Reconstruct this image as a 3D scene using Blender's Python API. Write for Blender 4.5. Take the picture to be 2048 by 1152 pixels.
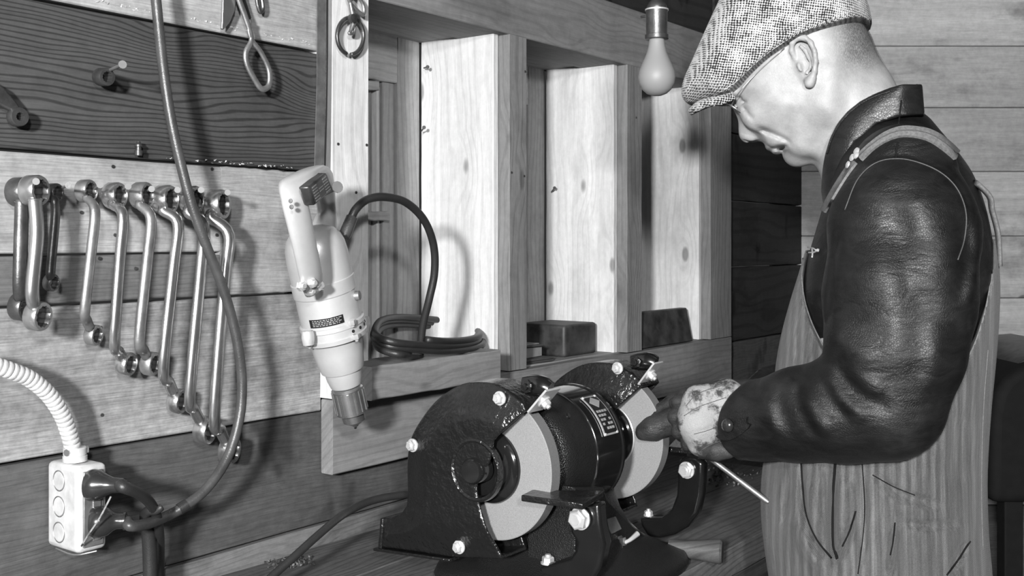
import bpy, bmesh, math, random
import numpy as np
from mathutils import Vector, Matrix
from mathutils.bvhtree import BVHTree
random.seed(7)
R = random.Random(11)
SC = bpy.context.scene
COL = SC.collection
for o in list(bpy.data.objects): bpy.data.objects.remove(o)

# ------------------------------------------------------------ camera model
F = 2150.0; CX = 1024.0; YH = 487.0          # focal length (px), centre column, horizon row
H = 1.33                                      # eye height
XR = 2640.0                                   # vanishing column of the long wall
TH = math.atan((XR-CX)/F); S_, C_ = math.sin(TH), math.cos(TH)
WD = 1.12                                     # distance eye -> wall front plane
w = Vector((S_, C_, 0)); n = Vector((C_, -S_, 0)); UP = Vector((0, 0, 1))
EYE = Vector((0, 0, H))
cam_d = bpy.data.cameras.new('camera'); cam = bpy.data.objects.new('camera', cam_d); COL.objects.link(cam)
cam.location = EYE; cam.rotation_euler = (math.radians(90), 0, 0)
cam_d.sensor_fit = 'HORIZONTAL'; cam_d.sensor_width = 36; cam_d.lens = 36*F/2048.0
cam_d.shift_x = 0.0; cam_d.shift_y = -(576-YH)/2048.0
cam_d.clip_start = 0.02
SC.camera = cam
# ------------------------------------------------------------ world, lamps, exposure
wd = bpy.data.worlds.new('world'); SC.world = wd; wd.use_nodes = True
wd.node_tree.nodes['Background'].inputs[0].default_value = (.5, .5, .5, 1)
wd.node_tree.nodes['Background'].inputs[1].default_value = 0.055
def area(name, loc, tgt, size, power, size_y=None):
    l = bpy.data.lights.new(name, 'AREA'); l.energy = power; l.size = size
    if size_y: l.shape = 'RECTANGLE'; l.size_y = size_y
    o = bpy.data.objects.new(name, l); COL.objects.link(o); o.location = Vector(loc)
    o.rotation_euler = (Vector(tgt)-Vector(loc)).to_track_quat('-Z', 'Y').to_euler(); return o
area('flash_lamp_left', (-0.44, -1.15, H+0.32), (0.20, 1.8, H-.05), 0.16, 125)
area('flash_lamp_right', (0.30, -1.20, H+0.60), (0.1, 1.7, H), 0.14, 38)
SC.view_settings.view_transform = 'Standard'; SC.view_settings.look = 'None'
SC.view_settings.exposure = 0.0; SC.view_settings.gamma = 1.0; SC.view_settings.use_curve_mapping = False

# ------------------------------------------------------------ back-projection helpers
def ray(px, py): return Vector(((px-CX)/F, 1.0, -(py-YH)/F))
def P(px, py, Z): return EYE + ray(px, py)*Z
def onW(px, py, off=0.0):                     # point on the plane parallel to the wall, 'off' metres in front of it
    d = ray(px, py); return EYE + d*((-WD+off)/d.dot(n))
def onC(px, py, c):                           # point on a plane across the wall direction
    d = ray(px, py); return EYE + d*(c/d.dot(w))
def onZ(px, py, z):
    d = ray(px, py); return EYE + d*((z-H)/d.z)
def U(px, off=0.0): return (onW(px, YH, off)-EYE).dot(w)
def WP(u, off, z): return EYE + w*u + n*(-WD+off) + Vector((0, 0, z-H))
def HZ(px, py, off=0.0): return onW(px, py, off).z
def pxm(Z): return Z/F

# ------------------------------------------------------------ object helpers
def tag(o, label=None, cat=None, group=None, kind=None):
    if label: o['label'] = label
    if cat: o['category'] = cat
    if group: o['group'] = group
    if kind: o['kind'] = kind
    return o
def empty(name, loc, label=None, cat=None, group=None, kind=None):
    o = bpy.data.objects.new(name, None); COL.objects.link(o); o.location = loc
    o.empty_display_size = .02
    return tag(o, label, cat, group, kind)
def ploc(p):
    v = Vector((0, 0, 0))
    while p: v += p.location; p = p.parent
    return v
def mk(name, vs, fs, mat, parent=None, smooth=False, origin=None):
    L = ploc(parent)
    if origin is None:
        if parent: origin = L
        else:
            a = np.array([tuple(v) for v in vs]); origin = Vector(((a[:, 0].min()+a[:, 0].max())/2, (a[:, 1].min()+a[:, 1].max())/2, a[:, 2].min()))
    me = bpy.data.meshes.new(name)
    me.from_pydata([tuple(Vector(v)-origin) for v in vs], [], fs)
    me.materials.append(mat)
    o = bpy.data.objects.new(name, me); COL.objects.link(o)
    o.parent = parent; o.location = origin - L
    if smooth == 'auto':
        me.polygons.foreach_set('use_smooth', [True]*len(me.polygons)); me.set_sharp_from_angle(angle=math.radians(38))
    elif smooth: me.polygons.foreach_set('use_smooth', [True]*len(me.polygons))
    me.update(); return o
class MB:
    def __init__(s): s.v = []; s.f = []
    def add(s, vs, fs):
        b = len(s.v); s.v += [Vector(v) for v in vs]; s.f += [tuple(i+b for i in f) for f in fs]; return s
    def build(s, name, mat, parent=None, smooth='auto', bevel=0, seg=2):
        o = mk(name, s.v, s.f, mat, parent, smooth)
        if bevel:
            m = o.modifiers.new('bevel', 'BEVEL'); m.width = bevel; m.segments = seg; m.limit_method = 'ANGLE'; m.angle_limit = math.radians(35)
        return o
def frame_of(ax):
    ax = Vector(ax).normalized(); r = Vector((0, 0, 1)) if abs(ax.z) < .9 else Vector((1, 0, 0))
    a = r.cross(ax).normalized(); b = ax.cross(a).normalized(); return ax, a, b
def lathe(prof, c, ax, seg=32, ref=None, sx=1.0, cap=True):
    """prof: list of (t along axis, radius)"""
    ax, a, b = frame_of(ax)
    if ref is not None:
        a = (Vector(ref)-ax*Vector(ref).dot(ax)).normalized(); b = ax.cross(a)
    vs = []; fs = []; c = Vector(c)
    for t, r in prof:
        for i in range(seg):
            q = 2*math.pi*i/seg; vs.append(c+ax*t+(a*math.cos(q)*sx+b*math.sin(q))*r)
    m = len(prof)
    for k in range(m-1):
        for i in range(seg):
            j = (i+1) % seg; fs.append((k*seg+i, k*seg+j, (k+1)*seg+j, (k+1)*seg+i))
    if cap:
        fs.append(tuple(reversed(range(seg)))); fs.append(tuple((m-1)*seg+i for i in range(seg)))
    return vs, fs
def cr(pts, k=6, closed=False):
    """catmull-rom resample of tuples (any dimension)"""
    p = [np.array(q, float) for q in pts]; m = len(p); out = []
    rng = range(m) if closed else range(m-1)
    for i in rng:
        p0 = p[(i-1) % m] if closed or i > 0 else 2*p[0]-p[1]
        p1 = p[i]; p2 = p[(i+1) % m]
        p3 = p[(i+2) % m] if closed or i+2 < m else 2*p[-1]-p[-2]
        for j in range(k):
            t = j/k
            out.append(.5*((2*p1)+(-p0+p2)*t+(2*p0-5*p1+4*p2-p3)*t*t+(-p0+3*p1-3*p2+p3)*t**3))
    if not closed: out.append(p[-1])
    return out
def tube(pts, rad, seg=10, closed=False, flat=1.0, ref=None, cap=True):
    """sweep: pts Vectors, rad number or list; flat squeezes along the normal axis"""
    pts = [Vector(p) for p in pts]; m = len(pts)
    rs = rad if isinstance(rad, (list, tuple)) else [rad]*m
    vs = []; fs = []; prev = None
    for i, p in enumerate(pts):
        if closed: t = pts[(i+1) % m]-pts[i-1]
        else: t = pts[min(i+1, m-1)]-pts[max(i-1, 0)]
        t = t.normalized() if t.length > 1e-9 else Vector((0, 0, 1))
        if ref is not None: a = (Vector(ref)-t*Vector(ref).dot(t)).normalized()
        elif prev is None: _, a, _b = frame_of(t)
        else: a = (prev-t*prev.dot(t)).normalized()
        prev = a; b = t.cross(a)
        for k in range(seg):
            q = 2*math.pi*(k+.5)/seg; vs.append(p+a*(math.cos(q)*rs[i]*flat)+b*(math.sin(q)*rs[i]))
    for i in range(m if closed else m-1):
        j = (i+1) % m
        for k in range(seg):
            l = (k+1) % seg; fs.append((i*seg+k, i*seg+l, j*seg+l, j*seg+k))
    if not closed and cap: fs.append(tuple(reversed(range(seg)))); fs.append(tuple((m-1)*seg+k for k in range(seg)))
    return vs, fs
def stube(pts, rad, k=6, **kw):
    """smooth tube through control Vectors; rad scalar or list per control point"""
    if isinstance(rad, (list, tuple)): q = cr([tuple(p)+(r,) for p, r in zip(pts, rad)], k, kw.get('closed', False))
    else: q = cr([tuple(p)+(rad,) for p in pts], k, kw.get('closed', False))
    return tube([Vector(x[:3]) for x in q], [float(x[3]) for x in q], **kw)
def prism(poly, vec):
    """poly: coplanar Vectors; extruded by vec"""
    m = len(poly); vs = [Vector(p) for p in poly]+[Vector(p)+vec for p in poly]
    fs = [tuple(range(m)), tuple(reversed(range(m, 2*m)))]
    fs += [((i+1) % m, i, i+m, (i+1) % m+m) for i in range(m)]
    return vs, fs
def boxv(o, a, b, c):
    """box from corner o and three edge vectors"""
    return prism([o, o+a, o+a+b, o+b], c)
def fixn(o):
    bm = bmesh.new(); bm.from_mesh(o.data); bmesh.ops.recalc_face_normals(bm, faces=bm.faces); bm.to_mesh(o.data); bm.free(); return o
def hexa(c, ax, r, h, washer=None):
    """hex head with chamfer, base at c, pointing along ax"""
    m = MB()
    if washer: m.add(*lathe([(0, washer), (.0018, washer)], c, ax, 24))
    ax = Vector(ax).normalized(); c2 = Vector(c)+ax*(.0018 if washer else 0)
    _, a, b = frame_of(ax); vs = []
    for t, rr in ((0, r), (h*.8, r), (h, r*.82)):
        for i in range(6):
            q = math.pi/3*i+.3; vs.append(c2+ax*t+(a*math.cos(q)+b*math.sin(q))*rr)
    fs = [(k*6+i, k*6+(i+1) % 6, (k+1)*6+(i+1) % 6, (k+1)*6+i) for k in range(2) for i in range(6)]
    fs += [tuple(range(12, 18)), tuple(reversed(range(6)))]
    m.add(vs, fs)
    m.add(*lathe([(h, r*.5), (h+.0025, r*.45)], c2, ax, 12))
    return m
def board(name, u0, u1, o0, o1, z0, z1, mat, parent, jit=.0012, seg=14, axis='u', tilt=0.0):
    """plank in the wall frame. grain along local x. axis 'u' along wall, 'z' upright, 'o' across"""
    L = {'u': u1-u0, 'z': z1-z0, 'o': o1-o0}
    if axis == 'u': dx, dy, dz = w, -n, UP; sx, sy, sz = u1-u0, o1-o0, z1-z0
    elif axis == 'z': dx, dy, dz = UP, -n, -w; sx, sy, sz = z1-z0, o1-o0, u1-u0
    else: dx, dy, dz = n, w, UP; sx, sy, sz = o1-o0, u1-u0, z1-z0
    c = WP((u0+u1)/2, (o0+o1)/2, (z0+z1)/2)
    vs = []; fs = []; rr = random.Random(hash((round(u0, 3), round(z0, 3), axis)) % 9999)
    for i in range(seg+1):
        x = sx*(i/seg-.5)
        ja, jb = rr.uniform(-jit, jit), rr.uniform(-jit, jit)
        b = min(.0015, sy*.2, sz*.2)
        ring = [(-sy/2+b, -sz/2+ja), (sy/2-b, -sz/2+ja), (sy/2, -sz/2+b+ja), (sy/2, sz/2-b+jb), (sy/2-b, sz/2+jb), (-sy/2+b, sz/2+jb), (-sy/2, sz/2-b+jb), (-sy/2, -sz/2+b+ja)]
        vs += [(x, y, z) for y, z in ring]
    for i in range(seg):
        for k in range(8):
            l = (k+1) % 8; fs.append((i*8+k, i*8+l, (i+1)*8+l, (i+1)*8+k))
    fs.append(tuple(reversed(range(8)))); fs.append(tuple(seg*8+k for k in range(8)))
    me = bpy.data.meshes.new(name); me.from_pydata(vs, [], fs); me.materials.append(mat); me.update()
    o = bpy.data.objects.new(name, me); COL.objects.link(o); o.parent = parent
    M = Matrix((dx, dy, dz)).transposed().to_4x4(); M.translation = c - ploc(parent)
    o.matrix_local = M; fixn(o); return o
# ------------------------------------------------------------ materials (all neutral grey: the place is seen in black and white)
class NT:
    def __init__(s, name):
        s.m = bpy.data.materials.new(name); s.m.use_nodes = True; s.t = s.m.node_tree
        s.b = s.t.nodes['Principled BSDF']; s.out = s.t.nodes['Material Output']
    def N(s, typ, ins=None, **props):
        nd = s.t.nodes.new('ShaderNode'+typ)
        for k, v in props.items(): setattr(nd, k, v)
        for k, v in (ins or {}).items():
            if isinstance(v, bpy.types.NodeSocket): s.t.links.new(v, nd.inputs[k])
            else: nd.inputs[k].default_value = v
        return nd
    def math(s, op, a, b=0.0, c=None):
        ins = {0: a, 1: b}
        if c is not None: ins[2] = c
        return s.N('Math', ins, operation=op).outputs[0]
    def mr(s, v, a, b, c=0.0, d=1.0, smooth=True):
        return s.N('MapRange', {0: v, 1: a, 2: b, 3: c, 4: d}, interpolation_type='SMOOTHSTEP' if smooth else 'LINEAR').outputs[0]
    def co(s): return s.N('TexCoord').outputs['Object']
    def map(s, v, sc=(1, 1, 1), loc=(0, 0, 0), rot=(0, 0, 0)):
        return s.N('Mapping', {0: v, 1: loc, 2: rot, 3: sc}).outputs[0]
    def noise(s, v, sc=5, det=3, rough=.5, dist=0.0):
        return s.N('TexNoise', {'Vector': v, 'Scale': sc, 'Detail': det, 'Roughness': rough, 'Distortion': dist}).outputs[0]
    def vor(s, v, sc=5, feature='F1', rnd=1.0):
        return s.N('TexVoronoi', {'Vector': v, 'Scale': sc, 'Randomness': rnd}, feature=feature).outputs['Distance']
    def set(s, **kw):
        for k, v in kw.items():
            k = {'base': 'Base Color', 'rough': 'Roughness', 'metal': 'Metallic', 'coat': 'Coat Weight', 'coatr': 'Coat Roughness', 'spec': 'Specular IOR Level', 'trans': 'Transmission Weight', 'alpha': 'Alpha', 'normal': 'Normal', 'sss': 'Subsurface Weight', 'sheen': 'Sheen Weight'}[k]
            if isinstance(v, bpy.types.NodeSocket):
                s.t.links.new(v, s.b.inputs[k])
            elif k == 'Base Color' and not isinstance(v, (tuple, list)): s.b.inputs[k].default_value = (v, v, v, 1)
            else: s.b.inputs[k].default_value = v
        return s
    def bump(s, h, st=.3, dist=.001):
        s.t.links.new(s.N('Bump', {'Strength': st, 'Distance': dist, 'Height': h}).outputs[0], s.b.inputs['Normal']); return s
    def grey(s, v): return s.N('CombineColor', {0: v, 1: v, 2: v}).outputs[0]
def wood(name, base, dark=.45, rings=1.0, knots=.5, dirt=0.3, rough=.62, freq=150.0, stain=0.0, spread=.12, grainy=1.0):
    t = NT(name); co = t.co()
    rnd = t.N('ObjectInfo').outputs['Random']
    off = t.N('CombineXYZ', {0: t.math('MULTIPLY', rnd, 37.0), 1: t.math('MULTIPLY', rnd, 11.0), 2: t.math('MULTIPLY', rnd, 5.0)}).outputs[0]
    p = t.N('VectorMath', {0: co, 1: off}, operation='ADD').outputs[0]
    sep = t.N('SeparateXYZ', {0: p}); z = t.math('ADD', sep.outputs[2], t.math('MULTIPLY', sep.outputs[1], .93))
    p = t.N('CombineXYZ', {0: sep.outputs[0], 1: sep.outputs[1], 2: z}).outputs[0]
    warp = t.noise(t.map(p, (2.2, 3, 9)), 1.0, 2, .5)
    kd = t.vor(t.map(p, (4.2, .0, 9.5)), 1.0)                       # knots
    kb = t.mr(kd, .0, .42, 1.0, 0.0)
    fld = t.math('ADD', t.math('ADD', z, t.math('MULTIPLY', warp, .085)), t.math('MULTIPLY', kb, .035*knots))
    fld2 = t.math('ADD', fld, t.math('MULTIPLY', t.noise(t.map(p, (9, 9, 60)), 1.0, 2), .006))
    ring = t.math('SINE', t.math('MULTIPLY', fld2, freq*2.2))
    ring = t.mr(ring, .15, 1.0, 0, 1)
    fine = t.noise(t.map(p, (22, 300, 600)), 1.0, 4, .7)
    wide = t.noise(t.map(p, (1.5, 10, 22)), 1.0, 3, .6)
    speck = t.noise(t.map(p, (60, 60, 60)), 1.0, 4, .7)
    dirtn = t.mr(t.noise(t.map(p, (5, 5, 8)), 1.0, 5, .65), .5, .72, 0, 1)
    knot = t.mr(kd, .05, .095, 1.0, 0.0)
    v = t.math('SUBTRACT', 1.0, t.math('MULTIPLY', ring, dark*rings))
    v = t.math('MULTIPLY', v, t.mr(fine, .3, .7, 1-.16*grainy, 1+.10*grainy, False))
    v = t.math('MULTIPLY', v, t.mr(wide, .3, .7, 1-.22, 1.16, False))
    v = t.math('MULTIPLY', v, t.mr(speck, .3, .7, 1-.12*grainy, 1+.10*grainy, False))
    v = t.math('MULTIPLY', v, t.math('SUBTRACT', 1.0, t.math('MULTIPLY', dirtn, dirt)))
    v = t.math('MULTIPLY', v, t.math('SUBTRACT', 1.0, t.math('MULTIPLY', knot, .6*min(1, knots))))
    if stain:
        sn = t.mr(t.noise(t.map(p, (9, 9, 5)), 1.0, 3, .55), .60, .68, 0, stain)
        v = t.math('MULTIPLY', v, t.math('SUBTRACT', 1.0, sn))
    v = t.math('MULTIPLY', v, t.math('ADD', base*(1-spread), t.math('MULTIPLY', rnd, base*2*spread)))
    t.set(base=t.grey(v), rough=rough, spec=.25)
    hgt = t.math('ADD', t.math('MULTIPLY', ring, -.5), t.math('ADD', t.math('MULTIPLY', fine, .8), t.math('MULTIPLY', speck, .5*grainy)))
    t.bump(hgt, .35, .0012)
    return t.m
M = {}
M['wood_dark'] = wood('dark_weathered_plank', .060, .55, 1, .8, .25, freq=430)
M['wood_mid'] = wood('grey_plank', .17, .14, 1, .4, .35, freq=420, grainy=1.3)
M['wood_dirty'] = wood('stained_plank', .085, .10, 1, .3, .4, stain=.5, freq=380, grainy=1.5)
M['wood_light'] = wood('sawn_light_plank', .33, .09, 1, .2, .35, freq=480, grainy=1.6)
M['wood_rough'] = wood('rough_sawn_light_plank', .30, .06, 1, .2, .5, freq=480, grainy=2.2)
M['pine'] = wood('new_pine_board', .68, .07, 1, .9, .15, freq=170, grainy=.6, spread=.05)
M['pine_grey'] = wood('greyed_pine_board', .24, .13, 1, .6, .25, freq=200, grainy=.8)
M['pine_mid'] = wood('window_frame_pine', .40, .14, 1, .5, .25, freq=200, grainy=.8)
M['wood_black'] = wood('blackened_plank', .032, .3, 1, .6, .5, stain=.8, freq=90)
M['wood_end'] = wood('pale_end_wall_plank', .50, .05, 1, 1.3, .45, freq=140, spread=.28)
M['bench'] = wood('bench_plank', .13, .25, 1, .4, .45, freq=260, grainy=1.4)
M['bench_edge'] = wood('bench_edge_wood', .07, .3, 1, .4, .4, freq=110, grainy=1.4)
M['handle_wood'] = wood('handle_wood', .075, .3, 1, .2, .3, freq=160, rough=.45)
def plain(name, base, rough=.5, metal=0.0, bump=0, bsc=300, coat=0, mott=.15, msc=40, spec=.5, coatr=.1):
    t = NT(name); co = t.co()
    nz = t.noise(co, msc, 4, .6)
    t.set(base=t.grey(t.math('MULTIPLY', t.mr(nz, .3, .7, 1-mott, 1+mott, False), base)), rough=rough, metal=metal, coat=coat, spec=spec, coatr=coatr)
    if bump: t.bump(t.noise(co, bsc, 3, .6), bump, .001)
    return t.m
M['steel'] = plain('bright_steel', .48, .30, .9, .1, 200, mott=.12)
M['chrome'] = plain('polished_chrome_steel', .55, .25, .92, .05, 150, mott=.18)
M['dark_steel'] = plain('dark_tool_steel', .10, .38, .7, .25, 250, mott=.4)
M['dull_steel'] = plain('dull_grey_steel', .30, .42, .75, .2, 250, mott=.35)
M['alu'] = plain('silver_painted_casting', .60, .34, .40, .12, 900, mott=.06)
M['zinc'] = plain('galvanised_steel', .74, .42, .45, .1, 60, mott=.18, msc=60)
M['bolt'] = plain('bright_bolt_steel', .75, .30, .6, .1, 300)
M['nail'] = plain('nail_steel', .20, .5, .4)
M['rubber'] = plain('black_rubber', .022, .42, 0, .3, 600)
M['rubber_grey'] = plain('grey_rubber_cable', .05, .36, 0, .3, 500, mott=.3)
M['bakelite'] = plain('black_bakelite', .022, .22, 0, 0, coat=.4)
M['black'] = plain('black_recess', .008, .8)
M['label_black'] = plain('black_enamel_plate', .015, .25, coat=.5)
M['engrave'] = plain('engraved_plate_metal', .38, .4, .3)
M['paper'] = plain('worn_paper', .24, .8)
M['paper_dark'] = plain('dark_book_cover', .055, .6)
M['box_dark'] = plain('stained_dark_box', .035, .55, mott=.8, msc=25)
M['machine_black'] = plain('black_painted_machine', .010, .8, spec=.15)
M['floor'] = plain('concrete_floor', .06, .8, mott=.4, msc=12)
M['skin'] = None
def gloss_black():
    t = NT('gloss_black_cast_paint'); co = t.co()
    h = t.math('ADD', t.noise(co, 190, 2, .5), t.math('MULTIPLY', t.noise(co, 70, 2), 1.2))
    t.set(base=.008, rough=.27, coat=.35, coatr=.2, spec=.5); t.bump(h, .8, .0024); return t.m
M['gloss'] = gloss_black()
M['gloss_smooth'] = plain('gloss_black_enamel', .008, .2, bump=.35, bsc=60, coat=.6, coatr=.12)
def crackle():
    t = NT('wrinkle_black_paint'); co = t.co()
    t.set(base=.010, rough=.36, spec=.55); t.bump(t.vor(co, 650), .8, .0008); return t.m
M['crinkle'] = crackle()
M['smooth_black'] = plain('smooth_black_enamel', .010, .12, coat=.6)
def abrasive(name, base):
    t = NT(name); co = t.co()
    nz = t.noise(co, 900, 2, .7)
    t.set(base=t.grey(t.mr(nz, .3, .7, base*.8, base*1.15, False)), rough=.9, spec=.15); t.bump(nz, .5, .0005); return t.m
M['stone'] = abrasive('grey_abrasive_stone', .24)
M['stone_rim_shade'] = abrasive('abrasive_rim_shade', .14)  # same stone, darkened where less light reaches the rim
def leather(name, base, rough, sc=260, st=.5, worn=.0):
    t = NT(name); co = t.co()
    d = t.N('VectorMath', {0: co, 1: t.N('VectorMath', {0: t.N('TexNoise', {'Vector': co, 'Scale': 14.0}).outputs['Color'], 1: (.02, .02, .02)}, operation='MULTIPLY').outputs[0]}, operation='ADD').outputs[0]
    v1 = t.vor(d, sc, 'DISTANCE_TO_EDGE'); cracks = t.mr(v1, 0, .12, 0, 1)
    big = t.noise(t.map(co, (1, 1, 2.2)), 26, 3, .6, .8)
    fold = t.noise(t.map(co, (18, 10, 55), (0, 0, 0), (0, .25, 0)), 1.0, 3, .6, .8)
    wear = t.mr(t.noise(co, 9, 4, .65), .5, .75, 0, worn)
    t.set(base=t.grey(t.math('ADD', t.mr(big, .3, .7, base*.75, base*1.3, False), wear)), rough=t.mr(big, .3, .7, rough*.85, rough*1.2, False), spec=.30)
    h = t.math('ADD', t.math('MULTIPLY', cracks, .12), t.math('ADD', t.math('MULTIPLY', big, 1.6), t.math('MULTIPLY', fold, 1.5)))
    t.bump(h, st, .0022); return t.m
M['leather'] = leather('dark_leather', .009, .42, 420, .42, .012)
M['glove_leather'] = leather('worn_glove_leather', .028, .55, 300, .6, .035)
M['collar_leather'] = leather('collar_leather', .013, .34, 330, .3, .008)
def denim():
    t = NT('striped_denim'); co = t.co(); sp = t.N('SeparateXYZ', {0: co}); x, z = sp.outputs[0], sp.outputs[2]
    wv = t.math('ADD', x, t.math('MULTIPLY', t.noise(t.map(co, (12, 12, 4.0)), 1.0, 4), .022))
    s1 = t.mr(t.math('SINE', t.math('MULTIPLY', wv, 560.0)), -.7, .9, 0, 1)
    s2 = t.noise(t.map(co, (260, 260, 9)), 1.0, 3, .6)
    tw = t.math('SINE', t.math('MULTIPLY', t.math('ADD', x, t.math('MULTIPLY', z, .8)), 3600.0))
    nz = t.noise(co, 700, 2, .7)
    v = t.math('MULTIPLY', t.mr(t.math('MULTIPLY', s1, t.mr(t.noise(t.map(co, (40, 40, 6)), 1.0, 3), .35, .6, .2, 1)), 0, 1, .78, 1.30, False), t.mr(s2, .3, .7, .70, 1.25, False))
    v = t.math('MULTIPLY', v, t.mr(t.math('ADD', t.math('MULTIPLY', tw, .25), nz), .1, .9, .6, 1.35, False))
    v = t.math('MULTIPLY', v, t.mr(t.noise(co, 7, 4, .6), .3, .75, 1.12, .72, False))
    t.set(base=t.grey(t.math('MULTIPLY', v, .108)), rough=.85, spec=.15, sheen=.15)
    t.bump(t.math('ADD', nz, t.math('ADD', t.math('MULTIPLY', s2, 1.2), t.math('MULTIPLY', t.noise(t.map(co, (30, 30, 9)), 1.0, 3), 2.5))), .55, .0018); return t.m
M['denim'] = denim()
M['denim_trim'] = plain('denim_strap_cloth', .15, .85, 0, .4, 900, mott=.3, msc=300)
M['seam'] = plain('seam_thread', .06, .6, mott=.3, msc=500)
M['seam_crease_shade'] = plain('dark_seam_crease_shade', .010, .9, spec=.1)  # for dark seams, and for shade painted into the overalls' creases
def tweed():
    t = NT('tweed_cloth'); co = t.co()
    d = t.N('VectorMath', {0: co, 1: t.N('VectorMath', {0: t.N('TexNoise', {'Vector': co, 'Scale': 60.0}).outputs['Color'], 1: (.0028, .0028, .0028)}, operation='MULTIPLY').outputs[0]}, operation='ADD').outputs[0]
    d = t.map(d, (1, 1, 1), (0, 0, 0), (0, math.radians(35), 0))
    sp = t.N('SeparateXYZ', {0: d}); k = 1350.0
    a = t.math('SINE', t.math('MULTIPLY', t.math('ADD', sp.outputs[0], t.math('MULTIPLY', sp.outputs[1], .35)), k))
    b = t.math('SINE', t.math('MULTIPLY', t.math('SUBTRACT', sp.outputs[2], t.math('MULTIPLY', sp.outputs[1], .35)), k))
    ch = t.math('MULTIPLY', a, b)
    nz = t.noise(co, 260, 2, .7); patch = t.noise(co, 45, 3, .6)
    v = t.math('ADD', ch, t.math('MULTIPLY', t.math('SUBTRACT', nz, .5), 2.2))
    v = t.math('ADD', v, t.math('MULTIPLY', t.math('SUBTRACT', patch, .5), -2.5))
    t.set(base=t.grey(t.mr(v, -.55, .15, .015, .50)), rough=.9, spec=.1, sheen=.2)
    t.bump(t.math('ADD', nz, t.math('MULTIPLY', ch, .6)), .8, .0014); return t.m
M['tweed'] = tweed()
def skin():
    t = NT('skin'); co = t.co()
    a = t.noise(co, 32, 4, .6); b = t.noise(co, 500, 3, .6)
    v = t.math('MULTIPLY', t.mr(a, .3, .7, .26, .38, False), t.mr(b, .3, .7, .95, 1.05, False))
    t.set(base=t.grey(v), rough=.48, spec=.4); t.bump(t.math('ADD', b, t.noise(co, 120, 3)), .22, .001); return t.m
M['skin'] = skin()
def hair():
    t = NT('clipped_hair'); co = t.co()
    b = t.noise(t.map(co, (900, 900, 350)), 1.0, 3, .7)
    sp = t.mr(b, .35, .68, 1, .25)
    fd = t.N('Attribute', attribute_name='fade').outputs['Fac']
    t.set(base=.05, rough=.6, alpha=t.math('MULTIPLY', t.math('MULTIPLY', sp, .62), fd)); t.bump(b, .5, .001); return t.m
M['hair'] = hair()
M['lip'] = plain('lip_skin', .28, .4)
M['eye_white'] = plain('eye_white', .6, .2)
M['eye_dark'] = plain('eye_iris', .03, .1)
M['brow'] = plain('eyebrow_hair', .12, .7, bump=.6, bsc=900)
def canvas():
    t = NT('stained_canvas_glove'); co = t.co()
    a = t.noise(co, 28, 5, .65); wv = t.noise(co, 900, 2, .6)
    st = t.mr(a, .45, .57, 0, 1)
    t.set(base=t.grey(t.math('MULTIPLY', t.mr(st, 0, 1, .31, .045, False), t.mr(wv, .3, .7, .85, 1.1, False))), rough=.85, spec=.2)
    t.bump(t.math('ADD', wv, t.math('MULTIPLY', t.noise(co, 60, 3), 2.5)), .5, .0015); return t.m
M['canvas'] = canvas()
def frost():
    t = NT('frosted_bulb_glass'); t.set(base=.27, rough=.5, trans=.1, spec=.5); return t.m
M['frost'] = frost()
def glass():
    t = NT('eyeglass_glass'); t.set(base=.95, rough=.03, trans=1.0); return t.m
M['glass'] = glass()
# ------------------------------------------------------------ the setting
BZ = H-.432                                    # bench top
zz = lambda v: H+v
wl = empty('wall_left', WP(U(300), -.03, BZ), 'long plank wall with framed window bays behind the bench', kind='structure')
PO = -.025; PT = .022                          # plank face offset, thickness
uL = -.9; u640 = U(640, PO); u440 = U(441, PO); u1463 = U(1463); uE = U(1690, PO)
def plank(u0, u1, z0, z1, m, d=0.0, seg=18): return board('plank', u0, u1, PO-PT+d, PO+d, zz(z0)+.0008, zz(z1)-.0008, M[m], wl, seg=seg, jit=.0009)
plank(uL, u640, .274, .46, 'wood_light', .0015)
plank(uL, u640, .460, .62, 'wood_light', 0)
plank(uL, u640, .103, .2725, 'wood_dark', -.004)
plank(uL, u440, -.0115, .101, 'wood_light')
plank(uL, u440, -.0685, -.013, 'wood_mid', -.001)
plank(u440+.0006, u640, -.0685, .101, 'wood_light', .0008)
plank(uL, u640, -.2395, -.070, 'wood_rough', .001)
plank(uL, uE, -.4015, -.241, 'wood_dirty', -.001, 30)
plank(uL, uE, -.60, -.403, 'wood_mid', .001, 30)
for a, b in ((-.78, -.602), (-.96, -.782), (-1.14, -.962), (-1.329, -1.142)): plank(uL, uE, a, b, 'wood_dirty', 0, 6)
for a, b in ((-.2395, -.0585), (-.057, .104), (.1055, .27), (.2715, .43), (.4315, .60)): plank(u1463-.03, uE, a, b, 'wood_black', -.004)
for a, b in ((.48, .62), (.622, .80), (.802, .98)): plank(U(741), uE, a, b, 'wood_black', -.01)
for a, b in ((.622, .80), (.802, .98)): plank(uL, U(740), a, b, 'wood_light')
# behind the gap between planks and first upright
board('backing_board', u640-.01, U(741), PO-.06, PO-.03, zz(-.25), zz(.98), M['wood_mid'], wl, axis='z')
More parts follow.
